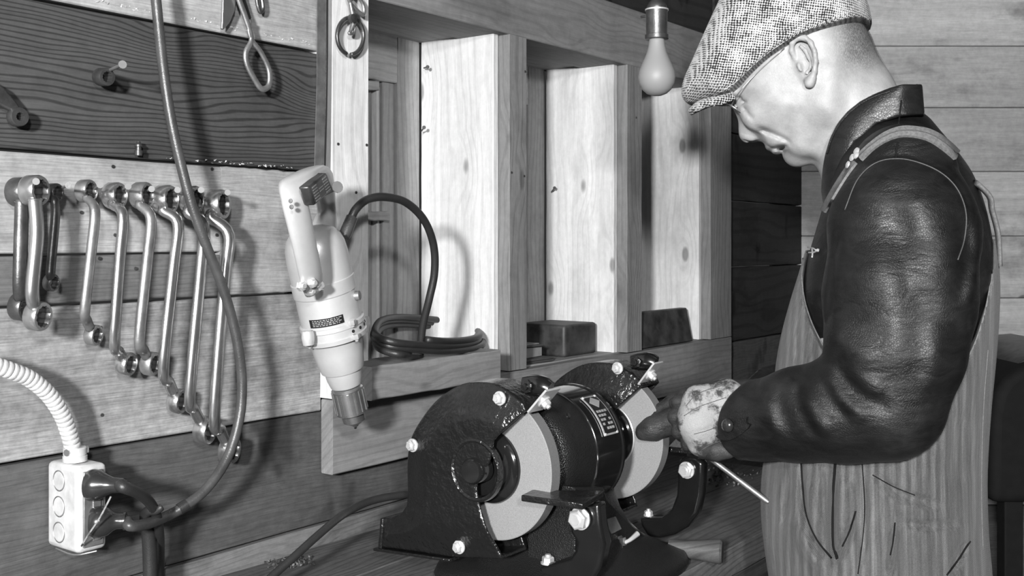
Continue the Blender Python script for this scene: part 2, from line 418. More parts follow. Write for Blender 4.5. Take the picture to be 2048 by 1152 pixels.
# uprights (studs), beam, apron board, sill
ZS = -.2205                                    # sill top
def stud(x0, x1, zlo, zhi, m='pine_grey', o0=-.10, du=0): return board('stud', U(x0)+du, U(x1), o0, 0, zz(zlo), zz(zhi), M[m], wl, axis='z', jit=.0006)
s0 = stud(664, 738, ZS, .98, 'pine'); tag(s0, 'broad pale upright board beside the plank wall')
stud(1018.5, 1054, ZS, .362); stud(1254, 1284, ZS, .362); stud(1421, 1463, ZS, .362)
board('beam', U(738), uE, -.10, 0, zz(.3622), zz(.478), M['pine_grey'], wl, jit=.0006)
board('soffit_board', U(738), u1463, -.20, -.1005, zz(.366), zz(.39), M['pine_grey'], wl)
ap = board('apron_board', U(666), u1463, -.024, 0.0, zz(-.3285), zz(-.2225), M['pine_grey'], wl, jit=.0006)
tag(ap, 'long board nailed flat below the window bays')
board('sill_board', U(738), u1463, -.20, -.0245, zz(-.25), zz(ZS), M['pine_grey'], wl)
sb = board('sill_board', U(742, .06), U(999, .06), -.018, .062, zz(-.2195), zz(-.172), M['pine_grey'], wl, jit=.0008)
tag(sb, 'thick short board on the sill carrying the coiled cord')
# window bays: back frame, panel, jamb
bays = [(738, 1018.5), (1055, 1254), (1284, 1421)]
OB = -.19
for i, (xa, xb) in enumerate(bays):
    ua, ub = U(xa), U(xb)
    wn = empty('window_%d' % (i+1), WP((ua+ub)/2, OB, zz(ZS)), 'boarded window bay, number %d from the left' % (i+1), kind='structure')
    wn.location = WP((ua+ub)/2, OB, zz(ZS))
    ulr = ub-.004
    board('jamb_board', ub-.018, ub-.003, OB+.002, -.021, zz(ZS), zz(.372), M['pine'], wn, axis='z', jit=.0005)
    board('jamb_board', ua+.002, ua+.018, OB+.002, -.11, zz(ZS), zz(.372), M['pine_mid'], wn, axis='z', jit=.0005)
    board('frame_stile', ub-.078, ub-.019, OB-.02, OB, zz(ZS), zz(.372), M['pine_mid'], wn, axis='z', jit=.0004)
    board('frame_stile', ua+.02, ua+.06, OB-.02, OB, zz(ZS), zz(.372), M['pine_mid'], wn, axis='z', jit=.0004)
    board('frame_head', ua+.061, ub-.079, OB-.02, OB, zz(.285), zz(.372), M['pine_mid'], wn)
    board('sash_stile', ub-.108, ub-.0785, OB-.028, OB-.007, zz(ZS), zz(.284), M['pine_mid'], wn, axis='z', jit=.0004)
    board('sash_stile', ub-.116, ub-.1085, OB-.031, OB-.013, zz(ZS), zz(.275), M['pine'], wn, axis='z', jit=.0004)
    board('sash_rail', ua+.061, ub-.117, OB-.028, OB-.007, zz(.268), zz(.284), M['pine_mid'], wn)
    board('sash_rail', ua+.061, ub-.106, OB-.028, OB+.008, zz(.040), zz(.056), M['pine_mid'], wn)
    board('shutter_panel', ua+.061, ub-.1165, OB-.05, OB-.024, zz(ZS), zz(.268), M['pine_mid'], wn, axis='z')
# nails in the woodwork
nl = MB()
def nail_head(px, py, off, r=.0022, out=.001, ax=n):
    nl.add(*lathe([(0, r), (out, r*.9)], onW(px, py, off), ax, 10))
for x, y in ((712, 385), (700, 470), (676, 288), (733, 290), (710, 855), (226, 333), (424, 338), (163, 425), (230, 470), (433, 470), (199, 517), (271, 537), (201, 655), (204, 830), (1050, 143), (1023, 345), (1048, 352), (1272, 235)):
    nail_head(x, y, PO+.001 if x < 640 else .0005)
o = nl.build('nail_heads', M['dark_steel'], wl, bevel=0); tag(o, kind='stuff')
ch_ = MB(); rc = random.Random(9)
for k in range(110):
    if k < 70: t = rc.random(); px = 190+440*t; py = 0+(px-200)*.2047+rc.uniform(-1, 5)
    else: px = rc.uniform(330, 600); py = 294+px*.0705+rc.uniform(-4, 2)
    p = onW(px, py, PO+.0015); s_ = rc.uniform(.0006, .0022)
    a_ = [p+w*rc.uniform(-s_, s_)*1.8+UP*rc.uniform(-s_, s_)+n*rc.uniform(0, s_) for _ in range(4)]
    ch_.add(a_, [(0, 1, 2), (0, 2, 3), (0, 3, 1), (1, 3, 2)])
o = ch_.build('wood_splinters', M['pine'], wl); tag(o, kind='stuff')
# end wall (closes the room on the right)
we = empty('wall_back', P(1900, 1152, 3.0), 'pale plank wall closing the room behind the man', kind='structure')
we.location = Vector((1.3, 3.0, 0))
ZE = 2.98
def eboard(x0, x1, z0, z1, m):
    vs, fs = boxv(Vector((x0, ZE, z0)), Vector((x1-x0, 0, 0)), Vector((0, 0, z1-z0)), Vector((0, .03, 0)))
    c = Vector(((x0+x1)/2, ZE, (z0+z1)/2))
    me = bpy.data.meshes.new('plank'); me.from_pydata([tuple(Vector(v)-c) for v in vs], [], fs); me.materials.append(M[m])
    o = bpy.data.objects.new('plank', me); COL.objects.link(o); o.parent = we; o.location = c-we.location; fixn(o)
    b = o.modifiers.new('bevel', 'BEVEL'); b.width = .002; b.segments = 1; return o
ye = [(-70, 92), (92, 215), (215, 343), (343, 472), (472, 596), (596, 720), (720, 850), (850, 1010)]
zof = lambda y: H-(y-YH)*ZE/F
for a, b in ye: eboard(.72, 2.6, zof(b)+.0008, zof(a)-.0008, 'wood_end')
eboard(.72, 2.6, zof(-250), zof(-71), 'wood_end'); eboard(.72, 2.6, .30, zof(1011), 'wood_dirty'); eboard(.72, 2.6, 0, .299, 'wood_dirty')
fl = MB().add([(-2, -1, -.02), (3.2, -1, -.02), (3.2, 3.3, -.02), (-2, 3.3, -.02), (-2, -1, 0), (3.2, -1, 0), (3.2, 3.3, 0), (-2, 3.3, 0)], [(0, 3, 2, 1), (4, 5, 6, 7), (0, 1, 5, 4), (1, 2, 6, 5), (2, 3, 7, 6), (3, 0, 4, 7)]).build('floor', M['floor'])
tag(fl, 'dark floor of the workshop', kind='structure')
ce = empty('ceiling', (0.8, 1.6, H+.985), 'dark board ceiling above the wall', kind='structure')
for k in range(9): board('ceiling_board', -1.2+k*.6, -.602+k*.6, -.3, 3.6, H+.985, H+1.01, M['wood_black'], ce, axis='o', seg=4)
# ------------------------------------------------------------ bench
bn = empty('workbench', WP(.9, .25, 0), 'heavy plank workbench along the wall under the grinder', 'workbench')
bw = [-.024, .118, .272, .452]
for k in range(3):
    board('bench_plank', -1.0, 1.95, bw[k]+.0006, bw[k+1]-.0006, BZ-.042, BZ-(.0004 if k == 1 else 0), M['bench'], bn, seg=30, jit=.0008)
board('bench_apron', -1.0, 1.93, .415, .44, BZ-.17, BZ-.0425, M['bench_edge'], bn)
for u in (-.85, .55, 1.85):
    board('leg', u-.045, u+.045, .32, .41, 0, BZ-.0425, M['bench_edge'], bn, axis='z', seg=4)
    board('leg', u-.045, u+.045, .0, .09, 0, BZ-.0425, M['bench_edge'], bn, axis='z', seg=4)
# ------------------------------------------------------------ implicit modelling (numpy distance fields + surface nets)
AY = math.radians(20); CA, SA = math.cos(AY), math.sin(AY)
D0 = 1.56                                      # distance of the man's middle plane
eX = Vector((CA, -SA, 0)); eD = Vector((SA, CA, 0))
def lp(px, py, d=D0):
    """local point (x along the man's back direction, y depth, z up from the eye) seen at a photo position at depth d"""
    r = ray(px, py); t = d/r.dot(eD); p = r*t; return (p.dot(eX), d, p.z)
def zl(y, d=D0): return lp(1650, y, d)[2]
def sl(px, py): q = lp(px, py, D0); return (q[0], q[2])
PXM = D0/F/1.0
class Vol:
    def __init__(s, lo, hi, h):
        s.h = h; s.lo = np.array(lo, np.float32)
        s.n = [int(math.ceil((b-a)/h))+1 for a, b in zip(lo, hi)]
        s.ax = [(lo[i]+h*np.arange(s.n[i])).astype(np.float32) for i in range(3)]
        s.F = np.full(s.n, 1.0, np.float32)
        s.X2, s.Z2 = np.meshgrid(s.ax[0], s.ax[2], indexing='ij')
    def sub(s, lo, hi):
        r = []
        for i in range(3):
            a = int(max(0, math.floor((lo[i]-s.lo[i])/s.h))); b = int(min(s.n[i], math.ceil((hi[i]-s.lo[i])/s.h)+1)); r.append(slice(a, max(a, b)))
        return tuple(r)
    def grid(s, sb): return s.ax[0][sb[0]][:, None, None], s.ax[1][sb[1]][None, :, None], s.ax[2][sb[2]][None, None, :]
    def comb(s, sb, d, k, op='add'):
        A = s.F[sb]
        if A.size == 0: return
        if op == 'add':
            if k > 0: hh = np.clip(.5+.5*(A-d)/k, 0, 1); s.F[sb] = A+(d-A)*hh-k*hh*(1-hh)
            else: s.F[sb] = np.minimum(A, d)
        else:                                   # subtract
            if k > 0: hh = np.clip(.5-.5*(A+d)/k, 0, 1); s.F[sb] = A+(-d-A)*hh+k*hh*(1-hh)
            else: s.F[sb] = np.maximum(A, -d)
    def cone(s, a, b, ra, rb, k=.01, op='add', sy=1.0, pad=.0):
        a = np.array(a, np.float32); b = np.array(b, np.float32); m = max(ra, rb)/min(sy, 1.0)+k*1.5+pad+s.h*3
        sb = s.sub(np.minimum(a, b)-m, np.maximum(a, b)+m); x, y, z = s.grid(sb)
        ab = b-a; L = max(1e-9, float(ab@ab)); t = np.clip(((x-a[0])*ab[0]+(y-a[1])*ab[1]+(z-a[2])*ab[2])/L, 0, 1)
        d = np.sqrt((x-a[0]-ab[0]*t)**2+((y-a[1]-ab[1]*t)*sy)**2+(z-a[2]-ab[2]*t)**2)-(ra+(rb-ra)*t)
        s.comb(sb, d.astype(np.float32), k, op)
    def chain(s, pts, rs, k=.01, op='add', sy=1.0):
        for i in range(len(pts)-1): s.cone(pts[i], pts[i+1], rs[i], rs[i+1], k, op, sy)
    def ell(s, c, r, k=.01, op='add', rot=None):
        c = np.array(c, np.float32); m = max(r)+k*1.5+s.h*3; sb = s.sub(c-m, c+m); x, y, z = s.grid(sb); x, y, z = x-c[0], y-c[1], z-c[2]
        if rot is not None:                     # rows = local axes
            q = [x*v[0]+y*v[1]+z*v[2] for v in rot]
        else: q = [x, y, z]
        g = np.sqrt((q[0]/r[0])**2+(q[1]/r[1])**2+(q[2]/r[2])**2); g2 = np.sqrt((q[0]/r[0]**2)**2+(q[1]/r[1]**2)**2+(q[2]/r[2]**2)**2)+1e-6
        s.comb(sb, (g*(g-1)/g2).astype(np.float32), k, op)
    def full(s): return (slice(None),)*3
    def pillow(s, d2, yc, wmax, Rr, k=.01, op='add', sq=2.0):
        t = 1+np.clip(d2, -Rr, None)/Rr; t = np.maximum(t, 0)
        wm = wmax if isinstance(wmax, np.ndarray) else np.full_like(d2, wmax)
        y = s.ax[1][None, :, None]; ycc = yc[:, None, :] if isinstance(yc, np.ndarray) else yc
        q = np.abs(y-ycc)/wm[:, None, :]
        d = ((t[:, None, :]**sq+q**sq)**(1/sq)-1)*np.minimum(Rr, wm)[:, None, :]
        s.comb(s.full(), d.astype(np.float32), k, op)
    def clip2(s, d2, k=0.0):                    # keep only inside the 2-D region
        d = np.broadcast_to(d2[:, None, :], s.F.shape)
        s.F = np.maximum(s.F, d) if not k else s.F*0+np.maximum(s.F, d)
    def disp2(s, a2, ymask=None):               # push the surface outward by a2 (metres) everywhere along the depth
        a = a2[:, None, :]
        if ymask is not None: a = a*ymask[None, :, None]
        s.F = s.F-a.astype(np.float32)
    def poly(s, pts, smooth=4):                 # signed distance to a polygon given in photo coordinates (middle plane)
        p = [sl(*q) for q in pts]
        if smooth: p = [tuple(q) for q in cr(p, smooth, True)]
        return s.polyl(p)
    def polyl(s, p):
        X, Z = s.X2, s.Z2; p = np.array(p, np.float32); d = np.full(X.shape, 1e9, np.float32); ins = np.zeros(X.shape, bool)
        for i in range(len(p)):
            a, b = p[i], p[(i+1) % len(p)]; e = b-a; L = float(e@e)+1e-12
            t = np.clip(((X-a[0])*e[0]+(Z-a[1])*e[1])/L, 0, 1); dx = X-a[0]-e[0]*t; dz = Z-a[1]-e[1]*t
            d = np.minimum(d, dx*dx+dz*dz)
            c = (a[1] > Z) != (b[1] > Z)
            with np.errstate(divide='ignore', invalid='ignore'): xi = a[0]+(Z-a[1])/(b[1]-a[1]+1e-12)*e[0]
            ins ^= c & (X < xi)
        d = np.sqrt(d); return np.where(ins, -d, d)
    def line(s, pts, dpt=None, k=4):            # distance to an open polyline given in photo coordinates at depth dpt
        p = [lp(x, y, dpt or D0) for x, y in pts]
        # positions are taken on the ray at that depth
        p = [tuple(q) for q in cr([(q[0], q[2]) for q in p], k)] if k else [(q[0], q[2]) for q in p]
        X, Z = s.X2, s.Z2; d = np.full(X.shape, 1e9, np.float32)
        for i in range(len(p)-1):
            a = np.array(p[i]); e = np.array(p[i+1])-a; L = float(e@e)+1e-12
            t = np.clip(((X-a[0])*e[0]+(Z-a[1])*e[1])/L, 0, 1); d = np.minimum(d, (X-a[0]-e[0]*t)**2+(Z-a[1]-e[1]*t)**2)
        return np.sqrt(d)
    def fold(s, pts, amp, sig, dpt=None, ymask=None, k=4):
        p = [lp(x, y, dpt or D0) for x, y in pts]; p = [tuple(q) for q in cr([(q[0], q[2]) for q in p], max(k, 1))]
        X, Z = s.X2, s.Z2; best = np.full(X.shape, 1e9, np.float32); par = np.zeros(X.shape, np.float32); m_ = len(p)-1
        for i in range(m_):
            a = np.array(p[i]); e = np.array(p[i+1])-a; L = float(e@e)+1e-12
            t = np.clip(((X-a[0])*e[0]+(Z-a[1])*e[1])/L, 0, 1); d = (X-a[0]-e[0]*t)**2+(Z-a[1]-e[1]*t)**2
            u = d < best; best = np.where(u, d, best); par = np.where(u, (i+t)/m_, par)
        s.disp2(amp*np.exp(-best/sig**2)*np.clip(np.sin(np.pi*np.clip(par, .02, .98))*1.5, 0, 1), ymask)
    def mesh(s):
        F_ = s.F; h = s.h; nx, ny, nz_ = F_.shape; ins = F_ < 0
        c = [F_[i:nx-1+i, j:ny-1+j, k:nz_-1+k] for i in (0, 1) for j in (0, 1) for k in (0, 1)]
        cnt = sum((q < 0).astype(np.int8) for q in c); act = (cnt > 0) & (cnt < 8)
        idx = np.argwhere(act); vid = np.full(act.shape, -1, np.int32); vid[act] = np.arange(len(idx))
        vals = np.stack([q[act] for q in c], 1); off = np.array([(i, j, k) for i in (0, 1) for j in (0, 1) for k in (0, 1)], float)
        acc = np.zeros((len(idx), 3)); num = np.zeros(len(idx))
        E = [(a, b) for a in range(8) for b in range(a+1, 8) if abs(off[a]-off[b]).sum() == 1]
        for a, b in E:
            va, vb = vals[:, a], vals[:, b]; m_ = (va < 0) != (vb < 0); t = np.where(m_, va/np.where(m_, va-vb, 1), 0)
            acc += np.where(m_[:, None], off[a]+(off[b]-off[a])*t[:, None], 0); num += m_
        V = (idx+acc/num[:, None])*h+s.lo
        quads = []
        for axn in range(3):
            sh = [slice(0, -1) if k == axn else slice(1, -1) for k in range(3)]
            A = ins[tuple(slice(0, -1) if k == axn else slice(1, -1) for k in range(3))]
            B = ins[tuple(slice(1, None) if k == axn else slice(1, -1) for k in range(3))]
            for sgn, msk in ((0, A & ~B), (1, ~A & B)):
                p = np.argwhere(msk)
                if not len(p): continue
                p = p+np.array([0 if k == axn else 1 for k in range(3)])
                o1, o2 = [(1, 2), (2, 0), (0, 1)][axn]
                e1 = np.zeros(3, int); e1[o1] = 1; e2 = np.zeros(3, int); e2[o2] = 1
                g = lambda q: vid[q[:, 0], q[:, 1], q[:, 2]]
                Q = np.stack([g(p-e1-e2), g(p-e2), g(p), g(p-e1)], 1)
                quads.append(Q if sgn == 0 else Q[:, ::-1])
        return V, np.concatenate(quads)
def vobj(name, V, Q, mat, parent, origin, relax=1, ex=None, ed=None, ang=None, attr=None):
    """turn a field mesh into an object; vertices are turned back from the man's frame into the world"""
    ex = ex or eX; ed = ed or eD; ang = AY if ang is None else ang
    me = bpy.data.meshes.new(name)
    me.vertices.add(len(V)); me.loops.add(len(Q)*4); me.polygons.add(len(Q))
    if relax:                                   # light smoothing of grid steps
        V = V.copy(); e = np.concatenate([Q[:, [0, 1]], Q[:, [1, 2]], Q[:, [2, 3]], Q[:, [3, 0]]])
        for _ in range(relax):
            acc = np.zeros_like(V); cn = np.zeros(len(V))
            for a, b in ((0, 1), (1, 0)):
                for ax_ in range(3): acc[:, ax_] += np.bincount(e[:, a], V[e[:, b], ax_], len(V))
                cn += np.bincount(e[:, a], minlength=len(V))
            V = V*.5+acc/np.maximum(cn, 1)[:, None]*.5
    org = np.array(tuple(origin)); org[2] -= H
    ol = np.array((org.dot(np.array(ex)), org.dot(np.array(ed)), org[2]))
    me.vertices.foreach_set('co', (V-ol).astype(np.float32).ravel()); me.loops.foreach_set('vertex_index', Q.astype(np.int32).ravel())
    me.polygons.foreach_set('loop_start', np.arange(0, len(Q)*4, 4, dtype=np.int32)); me.polygons.foreach_set('loop_total', np.full(len(Q), 4, np.int32))
    me.polygons.foreach_set('use_smooth', np.ones(len(Q), bool)); me.update(calc_edges=True); me.validate()
    me.materials.append(mat); o = bpy.data.objects.new(name, me); COL.objects.link(o); o.parent = parent
    o.location = Vector(origin)-ploc(parent); o.rotation_euler = (0, 0, -ang)
    if attr is not None: me.attributes.new('fade', 'FLOAT', 'POINT').data.foreach_set('value', attr.astype(np.float32))
    return o
def bvh_of(objs):
    vs = []; fs = []
    for o in objs:
        b = len(vs); Mx = Matrix.Translation(ploc(o.parent)) @ Matrix.Translation(o.location) @ Matrix.Rotation(-AY, 4, 'Z')
        vs += [Mx @ v.co for v in o.data.vertices]; fs += [tuple(i+b for i in p.vertices) for p in o.data.polygons]
    return BVHTree.FromPolygons(vs, fs)
def hit(bv, px, py, off=0.0):
    loc, nn, i, d = bv.ray_cast(EYE, ray(px, py).normalized())
    if loc is None: return None, None
    if nn.dot(ray(px, py)) > 0: nn = -nn
    return loc+nn*off, nn
def seam(bv, pts, r, name, mat, parent, off=.0005, k=10, spline=True, seg=6):
    q = cr(pts, k) if spline else pts
    out = []
    for x, y in q:
        p, nn = hit(bv, float(x), float(y), off)
        if p is not None and (not out or (p-out[-1]).length < .05): out.append(p)
    if len(out) < 3: return None
    for _ in range(2): out = [out[0]]+[(out[i-1]+out[i]*2+out[i+1])/4 for i in range(1, len(out)-1)]+[out[-1]]
    return MB().add(*tube(out, r, seg)).build(name, mat, parent, smooth=True)
def ribbon(bv, left, right, name, mat, parent, off=.003, th=.002, k=8, nc=5):
    """cloth strip laid on a surface between two photo polylines"""
    L = cr(left, k); Rr = cr(right, k); rows = []
    for a, b in zip(L, Rr):
        row = []
        for j in range(nc):
            t = j/(nc-1); p, nn = hit(bv, float(a[0]*(1-t)+b[0]*t), float(a[1]*(1-t)+b[1]*t), off)
            row.append((p, nn))
        rows.append(row)
    rows = [r for r in rows if all(p is not None for p, _ in r)]
    vs = []; fs = []
    m_ = len(rows)
    P_ = [[p for p, _ in r] for r in rows]
    for _ in range(2):
        P_ = [[(P_[max(i-1, 0)][j]+P_[i][j]*2+P_[min(i+1, m_-1)][j])/4 for j in range(nc)] for i in range(m_)]
    for i in range(m_):
        for j in range(nc):
            bulge = 1.0
            vs.append(P_[i][j]); 
    for i in range(m_):
        for j in range(nc): vs.append(P_[i][j]-rows[i][j][1]*(th+off))
    N_ = m_*nc
    for i in range(m_-1):
        for j in range(nc-1):
            a = i*nc+j; fs.append((a, a+1, a+nc+1, a+nc)); fs.append((a+N_, a+nc+N_, a+nc+1+N_, a+1+N_))
    for i in range(m_-1):
        for j in (0, nc-1): a = i*nc+j; fs.append((a, a+nc, a+nc+N_, a+N_))
    for j in range(nc-1):
        for i in (0, m_-1): a = i*nc+j; fs.append((a, a+1, a+1+N_, a+N_))
    return fixn(MB().add(vs, fs).build(name, mat, parent, smooth='auto'))
# ------------------------------------------------------------ bench grinder
AOFF, AZ = .310, H-.272
def AX(c): return WP(c, AOFF, AZ)
gr = empty('bench_grinder', WP(1.17, AOFF, BZ), 'black double ended bench grinder with two grey stones standing on the bench', 'grinder')
m = MB().add(*lathe([(1.072, .022), (1.075, .050), (1.080, .066), (1.092, .0755), (1.110, .0785), (1.150, .0795)], WP(0, AOFF, AZ), w, 64))
m.build('end_housing', M['crinkle'], gr)
MB().add(*lathe([(1.150, .0795), (1.1515, .0815), (1.155, .0815), (1.1565, .0803), (1.211, .0806), (1.2125, .0822), (1.216, .0822)], WP(0, AOFF, AZ), w, 72)).build('motor_housing', M['smooth_black'], gr)
MB().add(*lathe([(1.216, .0815), (1.222, .077), (1.236, .068), (1.244, .060), (1.252, .046), (1.262, .040), (1.275, .034), (1.288, .030)], WP(0, AOFF, AZ), w, 64)).build('end_housing', M['smooth_black'], gr)
# guard outline taken in the plane across the axis, shared by both ends (n,z offsets from the axis)
G_OUT = [(1053, 821), (1046, 806), (1027, 789), (1002, 773), (970, 764), (924, 768), (879, 795), (847, 832), (822, 877), (815, 926), (816, 983), (814, 1010), (803, 1026), (785, 1034), (765, 1036), (760, 1094), (830, 1103), (900, 1114), (1006, 1118)]
G_IN = [(996, 1088), (985, 1050), (972, 1004), (967, 975), (969, 953), (977, 938), (990, 925), (996, 905), (1000, 879)]
def nz(px, py, c):
    p = onC(px, py, c); return (p.dot(n)+WD-AOFF, p.z-AZ)
gout = [nz(x, y, 1.018) for x, y in G_OUT]; gin = [nz(x, y, 1.018) for x, y in G_IN]
def smooth2(pts, k=4): return [tuple(q) for q in cr(pts, k)]
gout_s = smooth2(gout[:11], 4)+gout[11:14]+gout[14:]; gin_s = smooth2(gin, 3)
def GP(q, c): return WP(c, AOFF+q[0], AZ+q[1])
def guard(c, depth, flip):
    cx_, cz_ = -WD+AOFF, AZ-H
    G2 = lambda q: (cx_+q[0], cz_+q[1])
    xs = [q[0] for q in gout_s]; zs_ = [q[1] for q in gout_s]
    V = Vol((cx_+min(xs)-.012, c-.020, cz_+min(zs_)-.012), (cx_+max(xs)+.012, c+depth+.008, cz_+max(zs_)+.012), .0016)
    d2 = V.polyl([G2(q) for q in gout_s+gin_s])
    ext = gout_s+[(.16, gout_s[-1][1]), (.16, gout_s[0][1]+.02)]
    dE = V.polyl([G2(q) for q in ext])
    y = V.ax[1][None, :, None]; k = .0035
    rr = np.hypot(V.X2-cx_, V.Z2-cz_)
    t_ = np.clip(-dE/.045, 0, 1); dome = .012*(t_*t_*(3-2*t_))
    dome = dome+0
    f = c-dome[:, None, :]-y; bk = y-(c+depth)
    def smax(a, b): h = np.clip(.5+.5*(a-b)/k, 0, 1); return b+(a-b)*h+k*h*(1-h)
    sol = smax(smax(np.broadcast_to(d2[:, None, :], V.F.shape), f), bk)
    cav = np.maximum(np.maximum(dE[:, None, :]+.0045, f+.0042+0*y), bk+.004)
    V.F = np.maximum(sol, -cav).astype(np.float32)
    a_, b_ = V.mesh()
    return vobj('guard', a_, b_, M['gloss'], gr, WP(1.17, AOFF, BZ), 1, ex=n, ed=w, ang=TH)
guard(1.016, .052, 0); guard(1.286, .052, 1)
# raised hub cover on the near guard and arbor end
MB().add(*lathe([(.004, .0385), (-.003, .038), (-.004, .0355), (-.0025, .033), (.004, .031)], AX(1.0060), w, 48, cap=False)).build('hub_ring', M['gloss'], gr)
MB().add(*lathe([(.010, .016), (-.012, .0155), (-.0145, .0135), (-.0148, .004)], AX(1.0090), w, 32)).build('arbor_cap', M['smooth_black'], gr)
# outlet lip of the dust chute
for cs in (1.016, 1.286):
    e0, e1 = GP(nz(765, 1034, 1.018), cs-.003), GP(nz(760, 1096, 1.018), cs-.003)
    mb = MB().add(*boxv(e0, e1-e0, w*.058, n*.006)); fixn(mb.build('chute_lip', M['gloss'], gr, bevel=.002))
f0 = GP(nz(752, 1094, 1.018), 1.012); f1 = GP(nz(905, 1116, 1.018), 1.012)
fixn(MB().add(*boxv(f0, f1-f0, w*.06, Vector((0, 0, -.004)))).build('chute_foot', M['gloss'], gr, bevel=.0015))
# stones
for k, c in enumerate((1.035, 1.302)):
    o = MB().add(*lathe([(c, .001), (c, .0890), (c+.0008, .0900)], WP(0, AOFF, AZ), w, 96, cap=False)).build('grinding_wheel', M['stone'], gr)
    MB().add(*lathe([(c+.0008, .0900), (c+.018, .0900), (c+.0188, .089), (c+.0188, .001)], WP(0, AOFF, AZ), w, 96, cap=False)).build('wheel_rim', M['stone_rim_shade'], o)
    MB().add(*lathe([(c-.0105, .016), (c-.010, .034), (c-.0075, .040), (c-.0055, .0435), (c-.003, .0452), (c-.0005, .0452), (c-.0003, .020)], WP(0, AOFF, AZ), w, 64)).build('flange', M['smooth_black'], gr)
MB().add(*tube([AX(1.299)+(n*math.cos(a)+UP*math.sin(a))*.0458 for a in [i*math.pi/36 for i in range(72)]], .0011, 6, closed=True)).build('flange_edge', M['bolt'], gr)
# hex bolts on the guards
for x, y, c in ((1002, 796, 1.0135), (828, 890, 1.0135), (921, 1093, 1.0135), (1237, 736, 1.2835)):
    hexa(onC(x, y, c)-w*.0015, -w, .0068, .006, .0085).build('bolt', M['bolt'], gr)
# spark deflectors
def deflector(A, B, c, dep, bx, by):
    a, b = onC(A[0], A[1], c), onC(B[0], B[1], c); d = (b-a); pr = d.cross(w).normalized()
    if pr.dot(n) < 0: pr = -pr
    fixn(MB().add(*boxv(a, d, w*dep, pr*.0028)).build('spark_plate', M['bolt'], gr, bevel=.0006))
    q = a+d*.45+w*dep*.55+pr*.0028
    hexa(q, pr, .006, .0055, .0085).build('bolt', M['bolt'], gr)
    # cast lug carrying the plate
    l0 = a+d*.15-pr*.001+w*.004
    lug = stube([a+d*.30-pr*.030+w*.012, a+d*.50-pr*.022+w*.016, a+d*.72-pr*.012+w*.018, a+d*.80-pr*.003+w*.02], [.010, .0125, .0125, .011], 4, seg=12)
    MB().add(*lug).build('deflector_lug', M['gloss_smooth'], gr)
    hexa(a+d*.55-pr*.020+w*.002, -w, .0085, .004).build('lug_screw', M['gloss'], gr)
deflector((1053, 823), (1090, 779), 1.015, .030, 0, 0)
deflector((1274, 768), (1306, 725), 1.285, .026, 0, 0)
# cast pedestal (superellipse rings)
vs = []; fs = []; K = 48
rings = [(-.4306, .150, .135, 4), (-.424, .152, .137, 4), (-.414, .148, .133, 4), (-.404, .126, .112, 3.5), (-.388, .098, .092, 3.2), (-.368, .078, .078, 3), (-.348, .066, .068, 3), (-.325, .060, .060, 3)]
for z, a, b, e in rings:
    for i in range(K):
        q = 2*math.pi*i/K; cq, sq = math.cos(q), math.sin(q)
        vs.append(WP(1.175+a*math.copysign(abs(cq)**(2/e), cq), AOFF+.012+b*math.copysign(abs(sq)**(2/e), sq), H+z))
for k in range(len(rings)-1):
    for i in range(K): j = (i+1) % K; fs.append((k*K+i, k*K+j, (k+1)*K+j, (k+1)*K+i))
fs += [tuple(reversed(range(K))), tuple((len(rings)-1)*K+i for i in range(K))]
fixn(MB().add(vs, fs).build('pedestal', M['crinkle'], gr, smooth=True))
# web on the working side with the toggle switch
web = [(1150, 975), (1207, 975), (1214, 1000), (1262, 1050), (1333, 1112), (1338, 1150), (1150, 1150)]
OW = .385
wq = [onW(x, y, OW+.02) for x, y in web]
for q_ in wq: q_.z = max(q_.z, BZ+.0012)
fixn(MB().add(*prism(wq, -n*.07)).build('pedestal_web', M['crinkle'], gr, bevel=.006))
pq = [onW(x, y, OW+.0215) for x, y in ((1211, 1040), (1232, 1033), (1244, 1058), (1223, 1068))]
fixn(MB().add(*prism(pq, -n*.0025)).build('switch_plate', M['dull_steel'], gr, bevel=.0005))
c0 = onW(1237, 1084, OW+.018); sw = MB().add(*lathe([(0, .0085), (.004, .0085), (.0042, .006), (.010, .0055)], c0, n+UP*.25, 6)).build('switch_nut', M['steel'], gr)
MB().add(*stube([c0+n*.008, c0+n*.014+w*.006+UP*.004, c0+n*.018+w*.018+UP*.010], [.0022, .0026, .0036], 4, seg=8)).build('switch_lever', M['bolt'], gr)
# tool rests and their arms
REST = [(1042, 990), (1064, 979), (1208, 981), (1166, 1007)]
rp = [onZ(x, y, H-.292) for x, y in REST]
fixn(MB().add(*prism(rp, Vector((0, 0, -.0075)))).build('tool_rest', M['gloss'], gr, bevel=.0015))
rq = [onZ(x, y, H-.286) for x, y in ((1336, 893), (1352, 876), (1440, 880), (1425, 902))]
fixn(MB().add(*prism(rq, Vector((0, 0, -.008)))).build('tool_rest', M['gloss'], gr, bevel=.0015))
ARM1 = [(1140, 1006), (1137, 1028), (1139, 1065), (1153, 1085), (1149, 1100), (1140, 1114), (1109, 1124), (1078, 1131), (1076, 1165), (1182, 1165), (1199, 1135), (1208, 1090), (1200, 1050), (1196, 1006)]
a1 = [onC(x, y, 1.062) for x, y in ARM1]
fixn(MB().add(*prism(a1, w*.020)).build('rest_arm', M['gloss_smooth'], gr, bevel=.005, seg=3))
hexa(onC(1163, 1036, 1.061)-w*.002, -w, .0125, .009, .0135).build('bolt', M['bolt'], gr)
hexa(onC(1096, 1127, 1.07), UP, .0075, .007, .009).build('bolt', M['bolt'], gr)
